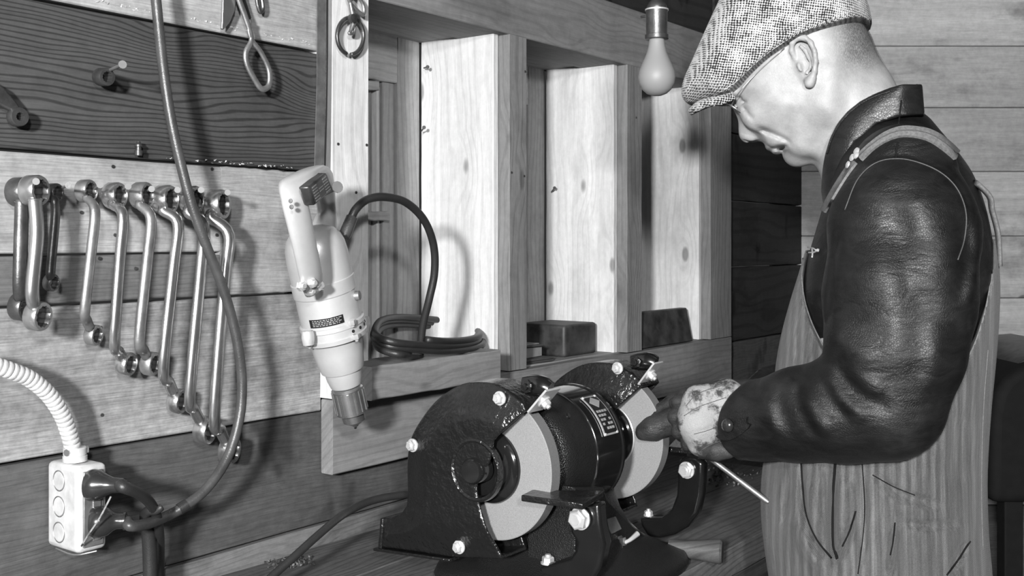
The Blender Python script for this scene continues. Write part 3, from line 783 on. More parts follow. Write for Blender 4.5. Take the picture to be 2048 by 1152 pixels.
ARM2 = [(1354, 930), (1358, 918), (1372, 911), (1392, 914), (1406, 926), (1405, 960), (1403, 991), (1394, 1028), (1374, 1055), (1348, 1070), (1318, 1077), (1294, 1074), (1281, 1052), (1278, 1034), (1322, 1034), (1341, 1020), (1352, 990), (1354, 960)]
a2 = [onC(x, y, 1.345) for x, y in ARM2]
fixn(MB().add(*prism(a2, w*.018)).build('rest_arm', M['gloss_smooth'], gr, bevel=.005, seg=3))
fixn(MB().add(*prism([onC(x, y, 1.347) for x, y in ((1368, 890), (1398, 890), (1400, 925), (1372, 925))], w*.014)).build('rest_bracket', M['gloss_smooth'], gr, bevel=.003))
hexa(onC(1374, 940, 1.344), -w, .0105, .007, .0118).build('bolt', M['bolt'], gr)
hexa(onC(1297, 1032, 1.352), UP, .006, .006, .007).build('bolt', M['bolt'], gr)
# nameplate wrapped on the motor
def on_cyl(px, py, r):
    d = ray(px, py); o_ = EYE-AX(0); a_ = d-w*d.dot(w); b_ = o_-w*o_.dot(w)
    A, B, Cc = a_.dot(a_), 2*a_.dot(b_), b_.dot(b_)-r*r
    disc = B*B-4*A*Cc
    t = (-B-math.sqrt(max(disc, 0)))/(2*A); return EYE+d*t
def cylq(px, py):
    p = on_cyl(px, py, .0806)-AX(0); return (p.dot(w), math.atan2(p.z, p.dot(n)))
qa = [cylq(*p) for p in ((1161, 799), (1187, 792), (1234, 862), (1208, 877))]
c_lo = (qa[0][0]+qa[3][0])/2; c_hi = (qa[1][0]+qa[2][0])/2; th_hi = (qa[0][1]+qa[1][1])/2; th_lo = (qa[2][1]+qa[3][1])/2
def cpatch(c0, c1, t0, t1, r, name, mat, nseg=10, parent=gr):
    vs = []; fs = []
    for i in range(nseg+1):
        t = t0+(t1-t0)*i/nseg; rad = n*math.cos(t)+UP*math.sin(t)
        for c in (c0, c1):
            for rr in (r, r-.0012): vs.append(AX(c)+rad*rr)
    for i in range(nseg):
        a = i*4; b = a+4
        fs += [(a, a+2, b+2, b), (a+1, b+1, b+3, a+3), (a, b, b+1, a+1), (a+2, a+3, b+3, b+2)]
    return fixn(MB().add(vs, fs).build(name, mat, parent))
def cl(f, g): return c_lo+(c_hi-c_lo)*f, th_hi+(th_lo-th_hi)*g
np_ = cpatch(c_lo, c_hi, th_lo, th_hi, .0826, 'nameplate', M['engrave'])
tag(np_, 'small black nameplate with metal border and rivets')
cpatch(cl(.06, 0)[0], cl(.94, 0)[0], cl(0, .96)[1], cl(0, .04)[1], .0830, 'plate_field', M['label_black'], parent=np_)
mb = MB()
def cbox(f0, f1, g0, g1):
    vs = []
    for f, g in ((f0, g0), (f1, g0), (f1, g1), (f0, g1)):
        c, t = cl(f, g); vs.append(AX(c)+(n*math.cos(t)+UP*math.sin(t))*.0832)
    tn = (vs[1]-vs[0]).cross(vs[3]-vs[0]).normalized(); mb.add(*prism(vs, tn*.0004))
for i, (a, b) in enumerate(((.46, .80), (.54, .86), (.61, .80), (.68, .86), (.76, .84))):
    for j in range(4):
        if (i+j) % 5 != 4: cbox(.16+j*.18, .16+j*.18+.13, a if False else .42+i*.1, .42+i*.1+.055)
mb.build('plate_lettering', M['engrave'], np_)
dm = MB(); vs = []
for f, g in ((.5, .06), (.86, .2), (.5, .36), (.14, .2)):
    c, t = cl(f, g); vs.append(AX(c)+(n*math.cos(t)+UP*math.sin(t))*.0833)
dm.add(*prism(vs, Vector((0, 0, .0004)))).build('plate_emblem', M['engrave'], np_)
for f, g in ((.08, .03), (.92, .03), (.08, .97), (.92, .97)):
    c, t = cl(f, g); rd = n*math.cos(t)+UP*math.sin(t)
    MB().add(*lathe([(0, .0022), (.0012, .0018), (.0018, .0006)], AX(c)+rd*.0826, rd, 10)).build('rivet', M['bolt'], np_)
pp_ = on_cyl(1135, 832, .0785); MB().add(*lathe([(0, .0045), (.002, .004), (.0022, .002)], pp_, (pp_-AX((pp_-AX(0)).dot(w))), 12)).build('oil_plug', M['gloss'], gr)
# power cord of the grinder
pc = [(905, 985, 1.52), (815, 989, 1.455), (745, 1001, 1.42), (690, 1027, 1.38), (640, 1067, 1.345), (590, 1112, 1.31), (545, 1152, 1.285), (490, 1205, 1.25)]
o = MB().add(*stube([P(*q) for q in pc], .0052, 6, seg=12)).build('power_cord', M['rubber'], gr)
# ------------------------------------------------------------ tools and fittings on the wall
def nail(px0, py0, px1, py1, off0=PO-.004, off1=.045, r=.0016, label='bright nail', group=None, name='nail', mat='nail'):
    a, b = onW(px0, py0, off0), onW(px1, py1, off1); d = (b-a).normalized(); L = (b-a).length
    o = MB().add(*lathe([(0, r), (L-.0012, r), (L-.001, r*2.3), (L+.0006, r*2.3)], a, d, 12)).build(name, M[mat])
    return tag(o, label, 'nail', group)
def lift(o): return o
def ringend(c, ax, ro, ri, th, seg=24):
    ax, a, b = frame_of(ax); vs = []; fs = []
    prof = [(-th/2, ro*.92, 0), (-th/2*.7, ro, 0), (th/2*.7, ro, 0), (th/2, ro*.92, 0), (th/2, ri*1.08, 1), (th/2*.85, ri, 1), (-th/2*.85, ri, 1), (-th/2, ri*1.08, 1)]
    for t, r, k in prof:
        for i in range(seg):
            q = 2*math.pi*i/seg; rr = r*(1.07 if (k and i % 2) else 1.0) if not k else r*(1.0 if i % 2 else .90)
            vs.append(Vector(c)+ax*t+(a*math.cos(q)+b*math.sin(q))*rr)
    m_ = len(prof)
    for k in range(m_):
        for i in range(seg):
            j = (i+1) % seg; l = (k+1) % m_; fs.append((k*seg+i, k*seg+j, l*seg+j, l*seg+i))
    return vs, fs
def shade_bore(o):
    o.data.materials.append(M['dark_steel'])  # dark steel on the bore faces imitates shade inside the ring
    for i, p in enumerate(o.data.polygons):
        if (i//24) in (4, 5, 6): p.material_index = 1
    return o
def wrench(top, path, bot, rt, rb, r, label, mat='chrome', shaft_off=.030, ring_off=.006, seg=8, tilt=.45):
    """offset ring spanner: ring centres and shank centre line in photo columns/rows on planes parallel to the wall"""
    t0 = onW(top[0], top[1], ring_off); b0 = onW(bot[0], bot[1], ring_off)
    root = empty('wrench', b0-Vector((0, 0, rb)), label, 'wrench', 'ring spanners hanging on nails')
    offs = [ring_off+.002]+[shaft_off if 0 < i < len(path)-1 else ring_off+.010 for i in range(len(path))]+[ring_off+.002]
    pts = [(top[0], top[1])]+list(path)+[(bot[0], bot[1])]
    q = [onW(p[0], p[1], o_) for p, o_ in zip(pts, offs)]
    rt, rb, r = rt*1.14, rb*1.14, r*1.34
    q[0] = q[0]+(q[1]-q[0]).normalized()*rt*.85; q[-1] = q[-1]+(q[-2]-q[-1]).normalized()*rb*.85
    rs = [r*1.1]+[r]*(len(q)-2)+[r*.9]
    fixn(MB().add(*stube(q, rs, 5, seg=8, flat=.72, ref=n)).build('shank', M[mat], root, smooth=True))
    shade_bore(fixn(MB().add(*ringend(t0, n+w*tilt, rt, rt*.70, rt*1.05)).build('ring', M[mat], root)))
    shade_bore(fixn(MB().add(*ringend(b0, n+w*tilt+UP*-.1, rb, rb*.70, rb*.95)).build('ring', M[mat], root)))
    return root
wrench((40, 384), [(44, 408), (42, 480), (40, 560), (41, 590)], (43, 613), .0140, .0135, .0058, 'dark ring wrench hanging furthest left, partly behind another', 'dark_steel', .010, -.004)
wrench((68, 381), [(70, 402), (74, 470), (65, 570), (66, 600)], (75, 632), .0145, .0140, .0056, 'thick wrench hanging in front of the dark one at far left', 'steel', .040, .028)
wrench((108, 386), [(110, 404), (111, 430), (102, 530), (101, 548)], (102, 565), .0095, .0085, .0040, 'smallest and darkest short wrench in the hanging row', 'dark_steel', .012, .002)
wrench((172, 382), [(176, 398), (190, 422), (183, 500), (170, 618), (174, 642)], (187, 670), .0115, .0105, .0045, 'short slim wrench just right of the smallest dark one', 'dull_steel')
wrench((229, 391), [(227, 410), (246, 432), (240, 520), (229, 680), (238, 704)], (252, 728), .0135, .0125, .0050, 'very bright wrench hanging between two darker ones, lower ring open', 'chrome')
wrench((284, 391), [(282, 411), (302, 437), (295, 520), (279, 678), (287, 700)], (301, 727), .0140, .0125, .0050, 'wrench with worn grey shank and black-mouthed rings', 'dull_steel')
wrench((330, 399), [(328, 422), (356, 448), (347, 540), (327, 735), (338, 765)], (355, 802), .0155, .0135, .0054, 'bright wrench just left of the hanging cable', 'chrome')
wrench((383, 399), [(378, 426), (408, 452), (402, 540), (380, 785), (388, 818)], (410, 860), .0150, .0155, .0056, 'wrench whose upper ring is crossed by the hanging cable', 'chrome')
wrench((434, 409), [(423, 436), (458, 470), (450, 560), (429, 830), (440, 858)], (459, 900), .0170, .0150, .0060, 'largest wrench, rightmost of the row, lower ring behind the cable', 'chrome')
NG = None
nail(114, 379, 137, 371, label='nail holding the smallest dark wrench', mat='dull_steel')
nail(181, 384, 200, 370, label='nail holding the short slim wrench')
nail(237, 384, 256, 373, label='nail through the ring of the very bright wrench')
nail(289, 384, 303, 378, label='nail holding the wrench with the worn grey shank')
nail(343, 384, 355, 380, label='short nail holding the bright wrench left of the cable')
nail(389, 386, 402, 380, label='nail holding the wrench crossed by the cable')
nail(439, 391, 455, 385, label='nail holding the largest wrench')
nail(60, 372, 72, 363, label='nail holding the two thick wrenches at far left', off1=.05)
nail(208, 146, 245, 129, off1=.055, r=.0020, label='nail carrying a steel collar on the dark plank')
nail(618, 402, 675, 374, off1=.155, off0=0.075, r=.0032, label='large nail holding up the electric drill')
# steel collar on its nail
c0 = onW(207, 154, -.006)
o = MB().add(*ringend(c0, n+UP*-.1, .0105, .0062, .017)).build('collar', M['dark_steel']); fixn(o); tag(o, 'small thick steel collar hanging from a nail on the dark plank', 'collar')
# grease fitting on the ledge of the light plank
c0 = onW(277, 311, PO+.006)
o = MB().add(*lathe([(0, .0045), (.006, .005), (.0065, .0035), (.010, .0033), (.0105, .0048), (.013, .0046), (.0145, .0028), (.017, .0022)], c0, UP, 14)).build('grease_fitting', M['dark_steel'])
tag(o, 'tiny dark metal fitting standing on the plank edge', 'fitting')
# tin snips
sn = empty('tin_snips', onW(520, 180, PO+.01), 'long handled tin snips hanging at the top, looped handle down', 'snips')
fixn(MB().add(*stube([onW(x, y, PO+.022) for x, y in ((468, -30), (480, 5), (492, 38), (503, 78), (492, 105), (495, 130), (510, 160), (524, 178), (538, 170), (538, 140), (522, 105), (505, 82), (498, 60), (500, 40))], [.004, .0042, .0042, .0038, .0042, .0042, .0042, .0042, .0042, .0040, .0036, .0034, .0032, .003], 6, seg=10, flat=.7, ref=n)).build('handle', M['dull_steel'], sn, smooth=True))
fixn(MB().add(*prism([onW(x, y, PO+.014) for x, y in ((444, -40), (440, 58), (444, 60), (456, 45), (466, 22), (472, -40))], n*.004)).build('blade', M['steel'], sn, bevel=.0008))
fixn(MB().add(*prism([onW(x, y, PO+.008) for x, y in ((470, -40), (474, 8), (486, 36), (497, 45), (499, 36), (488, 0), (480, -40))], n*.004)).build('blade', M['dark_steel'], sn, bevel=.0008))
o = fixn(MB().add(*stube([onW(x, y, PO+.014) for x, y in ((512, -45), (514, 0), (519, 22), (523, 24), (526, 15), (523, -10), (519, -45))], .0026, 5, seg=8)).build('pliers_handle', M['dark_steel'])); tag(o, 'dark looped handle end hanging right of the tin snips', 'pliers')
o.name = 'pliers'
# dark tool at the left edge
tl = empty('strap_tool', onW(30, 250, PO), 'dark tool with an eye at its end, cut off by the left edge', 'tool')
fixn(MB().add(*prism([onW(x, y, PO+.004) for x, y in ((-60, 140), (-60, 185), (14, 222), (24, 236), (36, 222), (26, 206), (0, 176))], n*.009)).build('shaft', M['dark_steel'], tl, bevel=.002))
fixn(MB().add(*ringend(onW(35, 234, PO+.012), n, .0105, .0045, .012)).build('eye', M['dark_steel'], tl))
# harness snap with ring
hs = empty('harness_snap', onW(702, 110, .002), 'steel snap hook with an open ring hanging on the broad upright', 'snap hook')
cc = onW(701, 72, .012); ra = (onW(727, 72, .012)-cc)*1.0; rb_ = Vector((0, 0, .0265))
ang = [math.radians(a) for a in range(-88, 262, 10)]
fixn(MB().add(*stube([cc+ra*math.cos(a)*1.0+rb_*math.sin(a)*1.0 for a in ang], .0030, 2, seg=8)).build('ring', M['dark_steel'], hs, smooth=True))
fixn(MB().add(*stube([onW(x, y, .016) for x, y in ((690, -25), (700, 5), (722, 28), (728, 24), (724, 5), (708, -12), (700, 0), (707, 40), (702, 60), (698, 67), (708, 66), (710, 50))], [.002, .0026, .0032, .003, .0026, .0026, .0026, .0045, .0028, .0022, .0022, .002], 5, seg=8)).build('hook', M['dull_steel'], hs, smooth=True))
MB().add(*lathe([(-.004, .003), (-.003, .0065), (.003, .0065), (.004, .003)], onW(705, 37, .02), n, 14)).build('swivel', M['dark_steel'], hs)
# saw blade hanging upright beside the broad board
sbz = empty('saw_blade', onW(645, 345, PO+.005), 'long toothed saw blade hanging upright beside the broad board', 'saw')
p_ = [onW(x, y, .012) for x, y in ((633, -60), (650, -60), (648, 170), (644, 338), (628, 338), (633, 160))]
fixn(MB().add(*prism(p_, n*.0016)).build('blade', M['dull_steel'], sbz))
e0, e1, e2 = onW(652.5, -60, .010), onW(651, 170, .010), onW(647, 345, .010)
fixn(MB().add(*stube([e0, e1, e2], .0033, 10, seg=8)).build('back_strip', M['rubber'], sbz))
tm = MB()
for i in range(140):
    t = i/140; p = (e0*(1-t)+e2*t)+n*.0035-w*.0028
    tm.add([p, p+UP*-.0026, p-w*.0028+UP*-.0013, p+n*.001], [(0, 1, 2), (0, 2, 3), (2, 1, 3), (0, 3, 1)])
o = tm.build('teeth', M['dull_steel'], sbz); tag(o, kind='stuff')
# ------------------------------------------------------------ electric drill
dr = empty('electric_drill', onW(709, 852, .08), 'silver electric drill hanging chuck down from a large nail', 'drill')
DA, DB = onW(621, 453, .088), onW(711, 852, .088); dax = (DB-DA).normalized(); DL = (DB-DA).length
side = n-dax*n.dot(dax); side.normalize(); cross = dax.cross(side)
def dl(prof, name, mat, seg=48, bevel=0, **k): return fixn(MB().add(*lathe([(t*DL, r) for t, r in prof], DA, dax, seg, ref=side, **k)).build(name, M[mat], dr, bevel=bevel))
dl([(.0, .006), (.008, .018), (.025, .029), (.05, .0350), (.09, .0388), (.14, .0402), (.255, .0402)], 'motor_cover', 'alu')
dl([(.25, .0402), (.253, .0415), (.315, .0412), (.32, .0398)], 'band', 'alu')
dl([(.31, .0395), (.36, .0400), (.46, .0400)], 'body', 'alu')
dl([(.455, .0405), (.460, .0425), (.478, .0430), (.483, .0415), (.515, .0415), (.520, .0430), (.540, .0425), (.545, .0360)], 'vent_ring', 'alu')
dl([(.540, .0365), (.56, .0345), (.62, .0325), (.68, .0300), (.705, .0280), (.712, .0245), (.75, .0232), (.785, .0205), (.790, .0185), (.792, .012)], 'gear_case', 'alu')
dl([(.78, .0105), (.802, .0105)], 'spindle', 'steel', 20)
ch = dl([(.795, .014), (.799, .0195), (.804, .0212), (.925, .0212), (.93, .0195), (.932, .0160), (.970, .0150), (.982, .0110), (.99, .0065), (1.0, .004)], 'chuck', 'chrome', 48)
kn = MB()
for i in range(16):
    a = 2*math.pi*i/16; d = side*math.cos(a)+cross*math.sin(a); tg = dax.cross(d)
    p = DA+dax*(.812*DL)+d*.0211
    kn.add(*boxv(p-tg*.0012, tg*.0024, dax*(.105*DL), d*.0009))
fixn(kn.build('knurl', M['steel'], ch))
for k in range(-3, 4):                          # vent holes facing the room
    a = math.radians(-50+k*19); d = side*math.cos(a)+cross*math.sin(a)
    MB().add(*lathe([(0, .0022), (.0012, .0022)], DA+dax*(.499*DL)+d*.0410, d, 10)).build('vent_hole', M['black'], dr)
def on_drill(px, py, r):                        # first hit of a view ray with a cylinder about the drill axis
    d = ray(px, py); o_ = EYE-DA; a_ = d-dax*d.dot(dax); b_ = o_-dax*o_.dot(dax)
    A_, B_, C2 = a_.dot(a_), 2*a_.dot(b_), b_.dot(b_)-r*r
    return EYE+d*((-B_-math.sqrt(max(B_*B_-4*A_*C2, 0)))/(2*A_))
def dring(p): q = p-DA; return q-dax*q.dot(dax)
# mounting lugs with bolts
for (x0, y0, x1, y1) in ((612, 662, 620, 690), (722, 634, 735, 664)):
    a = onW(x0, y0, .095); b = onW(x1, y1, .095)
    fixn(MB().add(*stube([onW((x0+x1)/2-1, y0, .10), onW((x0+x1)/2, (y0+y1)/2, .10), onW((x0+x1)/2+1, y1, .10)], [.0075, .0085, .0070], 3, seg=10)).build('lug', M['alu'], dr))
for x, y in ((711, 668), (703, 640), (617, 682)):
    hexa(on_drill(x, y, .046), dax, .005, .007).build('bolt', M['bolt'], dr)
# nameplate strip around the body
def ddata(px, py): q = on_drill(px, py, .0402)-DA; return q.dot(dax), math.atan2(q.dot(cross), q.dot(side))
(t0, g0), (t1, g1) = ddata(616, 631), ddata(684, 622)
def dpatch(ta, tb, ga, gb, r, name, mat, parent, ns=12, ret=False):
    vs = []; fs = []
    for i in range(ns+1):
        g = ga+(gb-ga)*i/ns; d = side*math.cos(g)+cross*math.sin(g)
        for t in (ta, tb):
            for rr in (r, r-.001): vs.append(DA+dax*t+d*rr)
    for i in range(ns):
        a = i*4; b = a+4; fs += [(a, a+2, b+2, b), (a+1, b+1, b+3, a+3), (a, b, b+1, a+1), (a+2, a+3, b+3, b+2)]
    fs += [(0, 1, 3, 2), (ns*4, ns*4+2, ns*4+3, ns*4+1)]
    if ret: return vs, fs
    return fixn(MB().add(vs, fs).build(name, mat, parent))
tm_ = .425*DL
dn = dpatch(tm_-.0055, tm_+.0055, g0, g1, .0406, 'nameplate', M['label_black'], dr)
tag(dn, 'narrow black nameplate wrapped round the drill body')
lt = MB(); rr_ = random.Random(3)
for row in range(4):
    g = g0+(g1-g0)*.10
    sgn = 1 if g1 > g0 else -1
    while abs(g-g0) < abs(g1-g0)*.88:
        L = rr_.uniform(.03, .10); lt.add(*dpatch(tm_-.0040+row*.0022, tm_-.0040+row*.0022+.0010, g, g+sgn*L, .0409, '', None, None, 2, True)); g += sgn*(L+.03)
fixn(lt.build('plate_lettering', M['engrave'], dn))
# D handle
hp = [(628, 580, .138), (622, 552, .150), (611, 500, .160), (600, 450, .165), (590, 405, .165), (589, 376, .158), (604, 357, .140), (628, 350, .112), (644, 366, .085), (652, 400, .070), (653, 435, .066), (645, 475, .075)]
hr = [.0105, .0130, .0135, .0140, .0145, .0150, .0150, .0150, .0140, .0125, .0130, .0150]
q = cr([tuple(onW(*p))+(r,) for p, r in zip(hp, hr)], 5)
fixn(MB().add(*tube([Vector(x[:3]) for x in q], [float(x[3])*.66 for x in q], 16, flat=1.95, ref=cross)).build('handle', M['alu'], dr, smooth=True))
hq = [onW(x, y, o_) for x, y, o_ in ((600, 374, .186), (636, 345, .150), (650, 380, .140), (612, 412, .176))]
hpn = (hq[1]-hq[0]).cross(hq[3]-hq[0]).normalized()
if hpn.dot(EYE-hq[0]) < 0: hpn = -hpn
hq = [q_+hpn*.011 for q_ in hq]
fixn_ = 0
hpl = fixn(MB().add(*prism(hq, -hpn*.014)).build('handle_plate', M['dark_steel'], dr, bevel=.003)); tag(hpl, 'dark lettered plate on top of the handle')
lt = MB()
for r_ in range(6):
    for s in (0, 1, 2):
        if s == 1 and r_ not in (2, 3): continue
        a = .10+s*.28; b = a+.22; v = .12+r_*.14
        A_ = hq[0].lerp(hq[1], a).lerp(hq[3].lerp(hq[2], a), v); B_ = hq[0].lerp(hq[1], b).lerp(hq[3].lerp(hq[2], b), v)
        dv = (hq[3]-hq[0])*.045
        lt.add(*prism([A_, B_, B_+dv, A_+dv], hpn*.0005))
fixn(lt.build('plate_lettering', M['engrave'], hpl))
for x, y, o_, r in ((600, 572, .150, .0065), (622, 566, .155, .006), (636, 571, .145, .0065), (619, 583, .14, .005)):
    hexa(onW(x, y, o_), n, r, .006).build('clamp_nut', M['bolt'], dr)
for x, y in ((581, 402), (583, 414)):
    MB().add(*lathe([(0, .0028), (.0008, .0026), (.001, .001)], onW(x, y, .1885), Vector((-.35, -1, 0)), 12)).build('screw', M['dull_steel'], dr)
MB().add(*lathe([(0, .0065), (.008, .006), (.0085, .003)], on_drill(708, 592, .0375), dring(on_drill(708, 592, .0375)), 16)).build('brush_cap', M['dull_steel'], dr)
MB().add(*lathe([(0, .0075), (.004, .0085), (.030, .0078)], onW(688, 474, .085), onW(704, 434, .085)-onW(688, 474, .085), 16)).build('strain_relief', M['rubber_grey'], dr)
cp = [onW(700, 442, .085), onW(712, 418, .088), onW(735, 399, .09), onW(770, 394, .092), onW(812, 405, .09), onW(848, 440, .085), onW(867, 490, .078), onW(869, 545, .07), onW(858, 600, .06), onW(845, 655, .045), onW(840, 712, .035)]
MB().add(*stube(cp, .0058, 7, seg=12)).build('power_cord', M['rubber'], dr, smooth=True)
ZC = H-.164; cf_, cb_ = onZ(852, 712, ZC), onW(850, 655, -.165); cc = (cf_+cb_)/2; va = onW(965, 688, -.045)-cc; vb = cf_-cc
pts = []
for k in range(3*26+1):
    a = 2*math.pi*k/26+1.57; s = 1-.04*math.sin(k*.31)-.035*(k//26); ca = math.cos(a)
    pts.append(cc+va*(ca if ca > 0 else -.80*abs(ca)**.6)*s+vb*math.copysign(abs(math.sin(a))**(1 if ca > 0 else .7), math.sin(a))*s+Vector((0, 0, .0048*k/26*1.6-.001)))
MB().add(*stube([cp[-1]]+pts[1:], .0056, 3, seg=10)).build('cord_coil', M['rubber'], dr, smooth=True)
# ------------------------------------------------------------ outlet box, conduit, plugs, cable
ob = empty('outlet_box', onW(150, 1100, PO), 'white painted steel outlet box screwed to the wall', 'outlet')
# box: side facing the camera has the knock-outs
fA, fB = onW(93, 925, PO+.002), onW(156, 925, .0)
zT, zB = onW(93, 922, PO+.002).z, onW(93, 1092, PO+.002).z
dO = None
pb = onW(93, 1000, PO)                          # back-left edge on the wall
def frontoff(px, u):                            # off at which the line u=const is seen at column px
    d = ray(px, YH); k = u/d.dot(w); return d.dot(n)*k+WD
u0b = (pb-EYE).dot(w); of1 = frontoff(155, u0b)
u1b = (onW(215, 1000, of1)-EYE).dot(w)
of1b = of1
bx = MB().add(*boxv(WP(u0b, PO, zB), w*(u1b-u0b), n*(of1-PO), UP*(zT-zB)))
fixn(bx.build('box_body', M['zinc'], ob, bevel=.006, seg=3))
for k in range(3):
    zc = zB+(zT-zB)*(.20+.30*k)
    c_ = WP(u0b-.0002, PO+(of1-PO)*.42, zc)
    MB().add(*lathe([(0, .0105), (.0008, .0100)], c_, -w, 24)).build('knockout', M['zinc'], ob)
    MB().add(*tube([c_-w*.0004+(n*math.cos(a)+UP*math.sin(a))*.0112 for a in [i*math.pi/14 for i in range(28)]], .0006, 5, closed=True)).build('knockout_ring', M['dull_steel'], ob)
fixn(MB().add(*boxv(WP(u0b+.006, of1-.0005, zB+.006), w*(u1b-u0b-.012), n*.003, UP*(zT-zB-.012))).build('cover_plate', M['dull_steel'], ob, bevel=.0012))
fixn(MB().add(*boxv(WP(u0b+.016, of1+.002, zB+.012), w*(u1b-u0b-.026), n*.0022, UP*(zT-zB-.024))).build('inner_cover', M['dull_steel'], ob, bevel=.0010))
MB().add(*stube([WP(u0b+.002, PO+.016, zB-.001), WP(u0b+.002, of1-.01, zB-.002), WP(u0b+.018, of1+.008, zB+.002)], .0009, 3, seg=6)).build('wire_clip', M['steel'], ob)
MB().add(*lathe([(0, .013), (.006, .013), (.0065, .011), (.010, .011)], onW(150, 922, .012), UP, 20)).build('bushing', M['zinc'], ob)
# flexible armoured conduit
cd = empty('flexible_conduit', onW(150, 918, .012), 'ribbed armoured conduit curving into the top of the outlet box', 'conduit')
path = cr([tuple(onW(x, y, o_)) for x, y, o_ in ((-70, 715, .03), (-20, 728, .03), (20, 741, .03), (60, 758, .028), (98, 790, .025), (124, 830, .02), (139, 870, .015), (147, 905, .012), (150, 918, .012))], 30)
vs, fs = [], []
pl_ = [Vector(p) for p in path]; dist = [0]
for i in range(1, len(pl_)): dist.append(dist[-1]+(pl_[i]-pl_[i-1]).length)
nres = int(dist[-1]/.0008); pts = []; rad = []; j = 0
for k in range(nres):
    s = k*.0008
    while j < len(dist)-2 and dist[j+1] < s: j += 1
    t = (s-dist[j])/max(1e-9, dist[j+1]-dist[j]); pts.append(pl_[j].lerp(pl_[j+1], t))
    ph = (s/.0062) % 1.0; rad.append(.0070+.0022*math.sqrt(max(0, 1-(2*ph-1)**2)))
fixn(MB().add(*tube(pts, rad, 14)).build('conduit_tube', M['zinc'], cd, smooth=True))
ct = onW(150, 903, .012)
fixn(MB().add(*lathe([(-.004, .0115), (-.003, .0125), (.004, .0125), (.005, .0115)], ct, UP, 20)).build('clamp', M['zinc'], cd))
for s in (-1, 1): fixn(MB().add(*lathe([(0, .0028), (.011, .0028), (.012, .004), (.014, .004)], ct+UP*.001, w*s*.8+n*.3, 8)).build('clamp_screw', M['steel'], cd))
# plugs
def plug(px, py, lab, rr, ax, parts, mat='bakelite'):
    c_ = onW(px, py, of1+.004)
    o = empty('plug', c_, lab, 'plug'); return o, c_
pu, c_ = plug(186, 970, 'upper black plug pushed into the outlet box', 0, 0, 0)
ax = (n+w*.55+UP*.02).normalized()
MB().add(*lathe([(0, .0165), (.004, .0175), (.012, .016), (.020, .0115), (.028, .0085), (.040, .0078)], c_-ax*.004, ax, 28)).build('plug_body', M['bakelite'], pu)
a_ = c_+ax*.034
MB().add(*stube([a_, onW(245, 973, of1+.05), onW(283, 990, of1+.045), onW(308, 1018, of1+.03), onW(318, 1060, of1+.01), onW(320, 1120, 0.0), onW(318, 1190, -.004)], [.0075, .0070, .0062, .0058, .0055, .0055, .0055], 6, seg=12)).build('plug_cord', M['rubber'], pu, smooth=True)
pl2, c2 = plug(190, 1044, 'lower round black plug with the long hanging cable', 0, 0, 0)
ax2 = (n*.75+w*.75+UP*.0).normalized()
MB().add(*lathe([(0, .0150), (.003, .0168), (.010, .0175), (.018, .0150), (.023, .0105), (.027, .0085), (.034, .0085), (.0345, .0098), (.037, .0098), (.0372, .006), (.040, .005)], c2-ax2*.004, ax2, 28)).build('plug_body', M['bakelite'], pl2)
st = MB().add(*stube([onW(222, 993, of1+.045), onW(200, 1035, of1+.038), onW(178, 1068, of1+.022), onW(163, 1092, of1+.006)], .0010, 4, seg=6)).build('string', M['canvas']); tag(st, 'thin string tied from the upper plug to the box bottom', 'string')
tag(pl2, kind=None)
cb = [(c2+ax2*.034), onW(262, 1052, of1+.04), onW(300, 1046, of1+.03), onW(338, 1030, .05), onW(370, 1012, .055), onW(415, 975, .06), onW(455, 915, .06), onW(478, 840, .06), onW(484, 770, .06), onW(477, 700, .06), onW(462, 630, .058), onW(440, 560, .056), onW(412, 490, .054), onW(385, 415, .05), onW(362, 330, .045), onW(342, 240, .04), onW(328, 150, .035), onW(319, 70, .03), onW(312, 0, .028), onW(305, -60, .025)]
hc = MB().add(*stube(cb, .0062, 7, seg=12)).build('hanging_cable', M['rubber_grey'], None, smooth=True); tag(hc, 'thick grey cable hanging in a long curve across the wrenches', 'cable')
tp = MB().add(*stube([onW(358, 1019, .053), onW(374, 1009, .0555)], .0070, 3, seg=12)).build('tape', M['rubber'], hc); tag(tp, 'black tape wrapped round the cable')
# rod with a hooked end
hk = MB().add(*stube([onW(x, y, o_) for x, y, o_ in ((300, 1220, .03), (300, 1120, .032), (296, 1060, .035), (292, 1034, .042), (298, 1022, .06), (312, 1022, .07), (322, 1015, .075), (325, 1013, .076))], [.0085, .0085, .008, .0075, .0060, .0045, .0045, .003], 5, seg=10)).build('hooked_rod', M['rubber'], None, smooth=True); tag(hk, 'dark upright rod with a bent hook end below the cable', 'hook')
# ------------------------------------------------------------ light bulb
ZBu = 1.62; lbp = P(1313, 192, ZBu)
lb = empty('light_bulb', lbp, 'unlit frosted light bulb in a dark socket hanging before the beam', 'light bulb'); s = ZBu/F
cen = P(1313.5, 155, ZBu)
prof = [(-37, 2), (-36, 10), (-32, 20), (-24, 29), (-12, 35.5), (0, 37.5), (12, 36), (25, 31), (38, 25), (50, 20), (62, 17), (72, 15.5), (80, 15)]
MB().add(*lathe([(t*s, r*s) for t, r in prof], cen, UP, 40)).build('glass_envelope', M['frost'], lb, smooth=True)
MB().add(*lathe([(76*s, 22*s), (77*s, 23.5*s), (85*s, 23.5*s), (86*s, 21*s), (88*s, 21*s), (130*s, 21.5*s), (133*s, 22.5*s), (137*s, 22.5*s), (138*s, 20*s), (142*s, 20*s), (150*s, 16*s), (156*s, 9*s), (170*s, 5*s)], cen, UP, 32)).build('socket', M['dark_steel'], lb)
MB().add(*lathe([(133.5*s, 23.4*s), (136.5*s, 23.4*s)], cen, UP, 32)).build('socket_band', M['bolt'], lb)
MB().add(*stube([P(1290, 33, ZBu-.005), P(1282, 34, ZBu-.008)], 2.6*s, 2, seg=8)).build('switch_key', M['dark_steel'], lb)
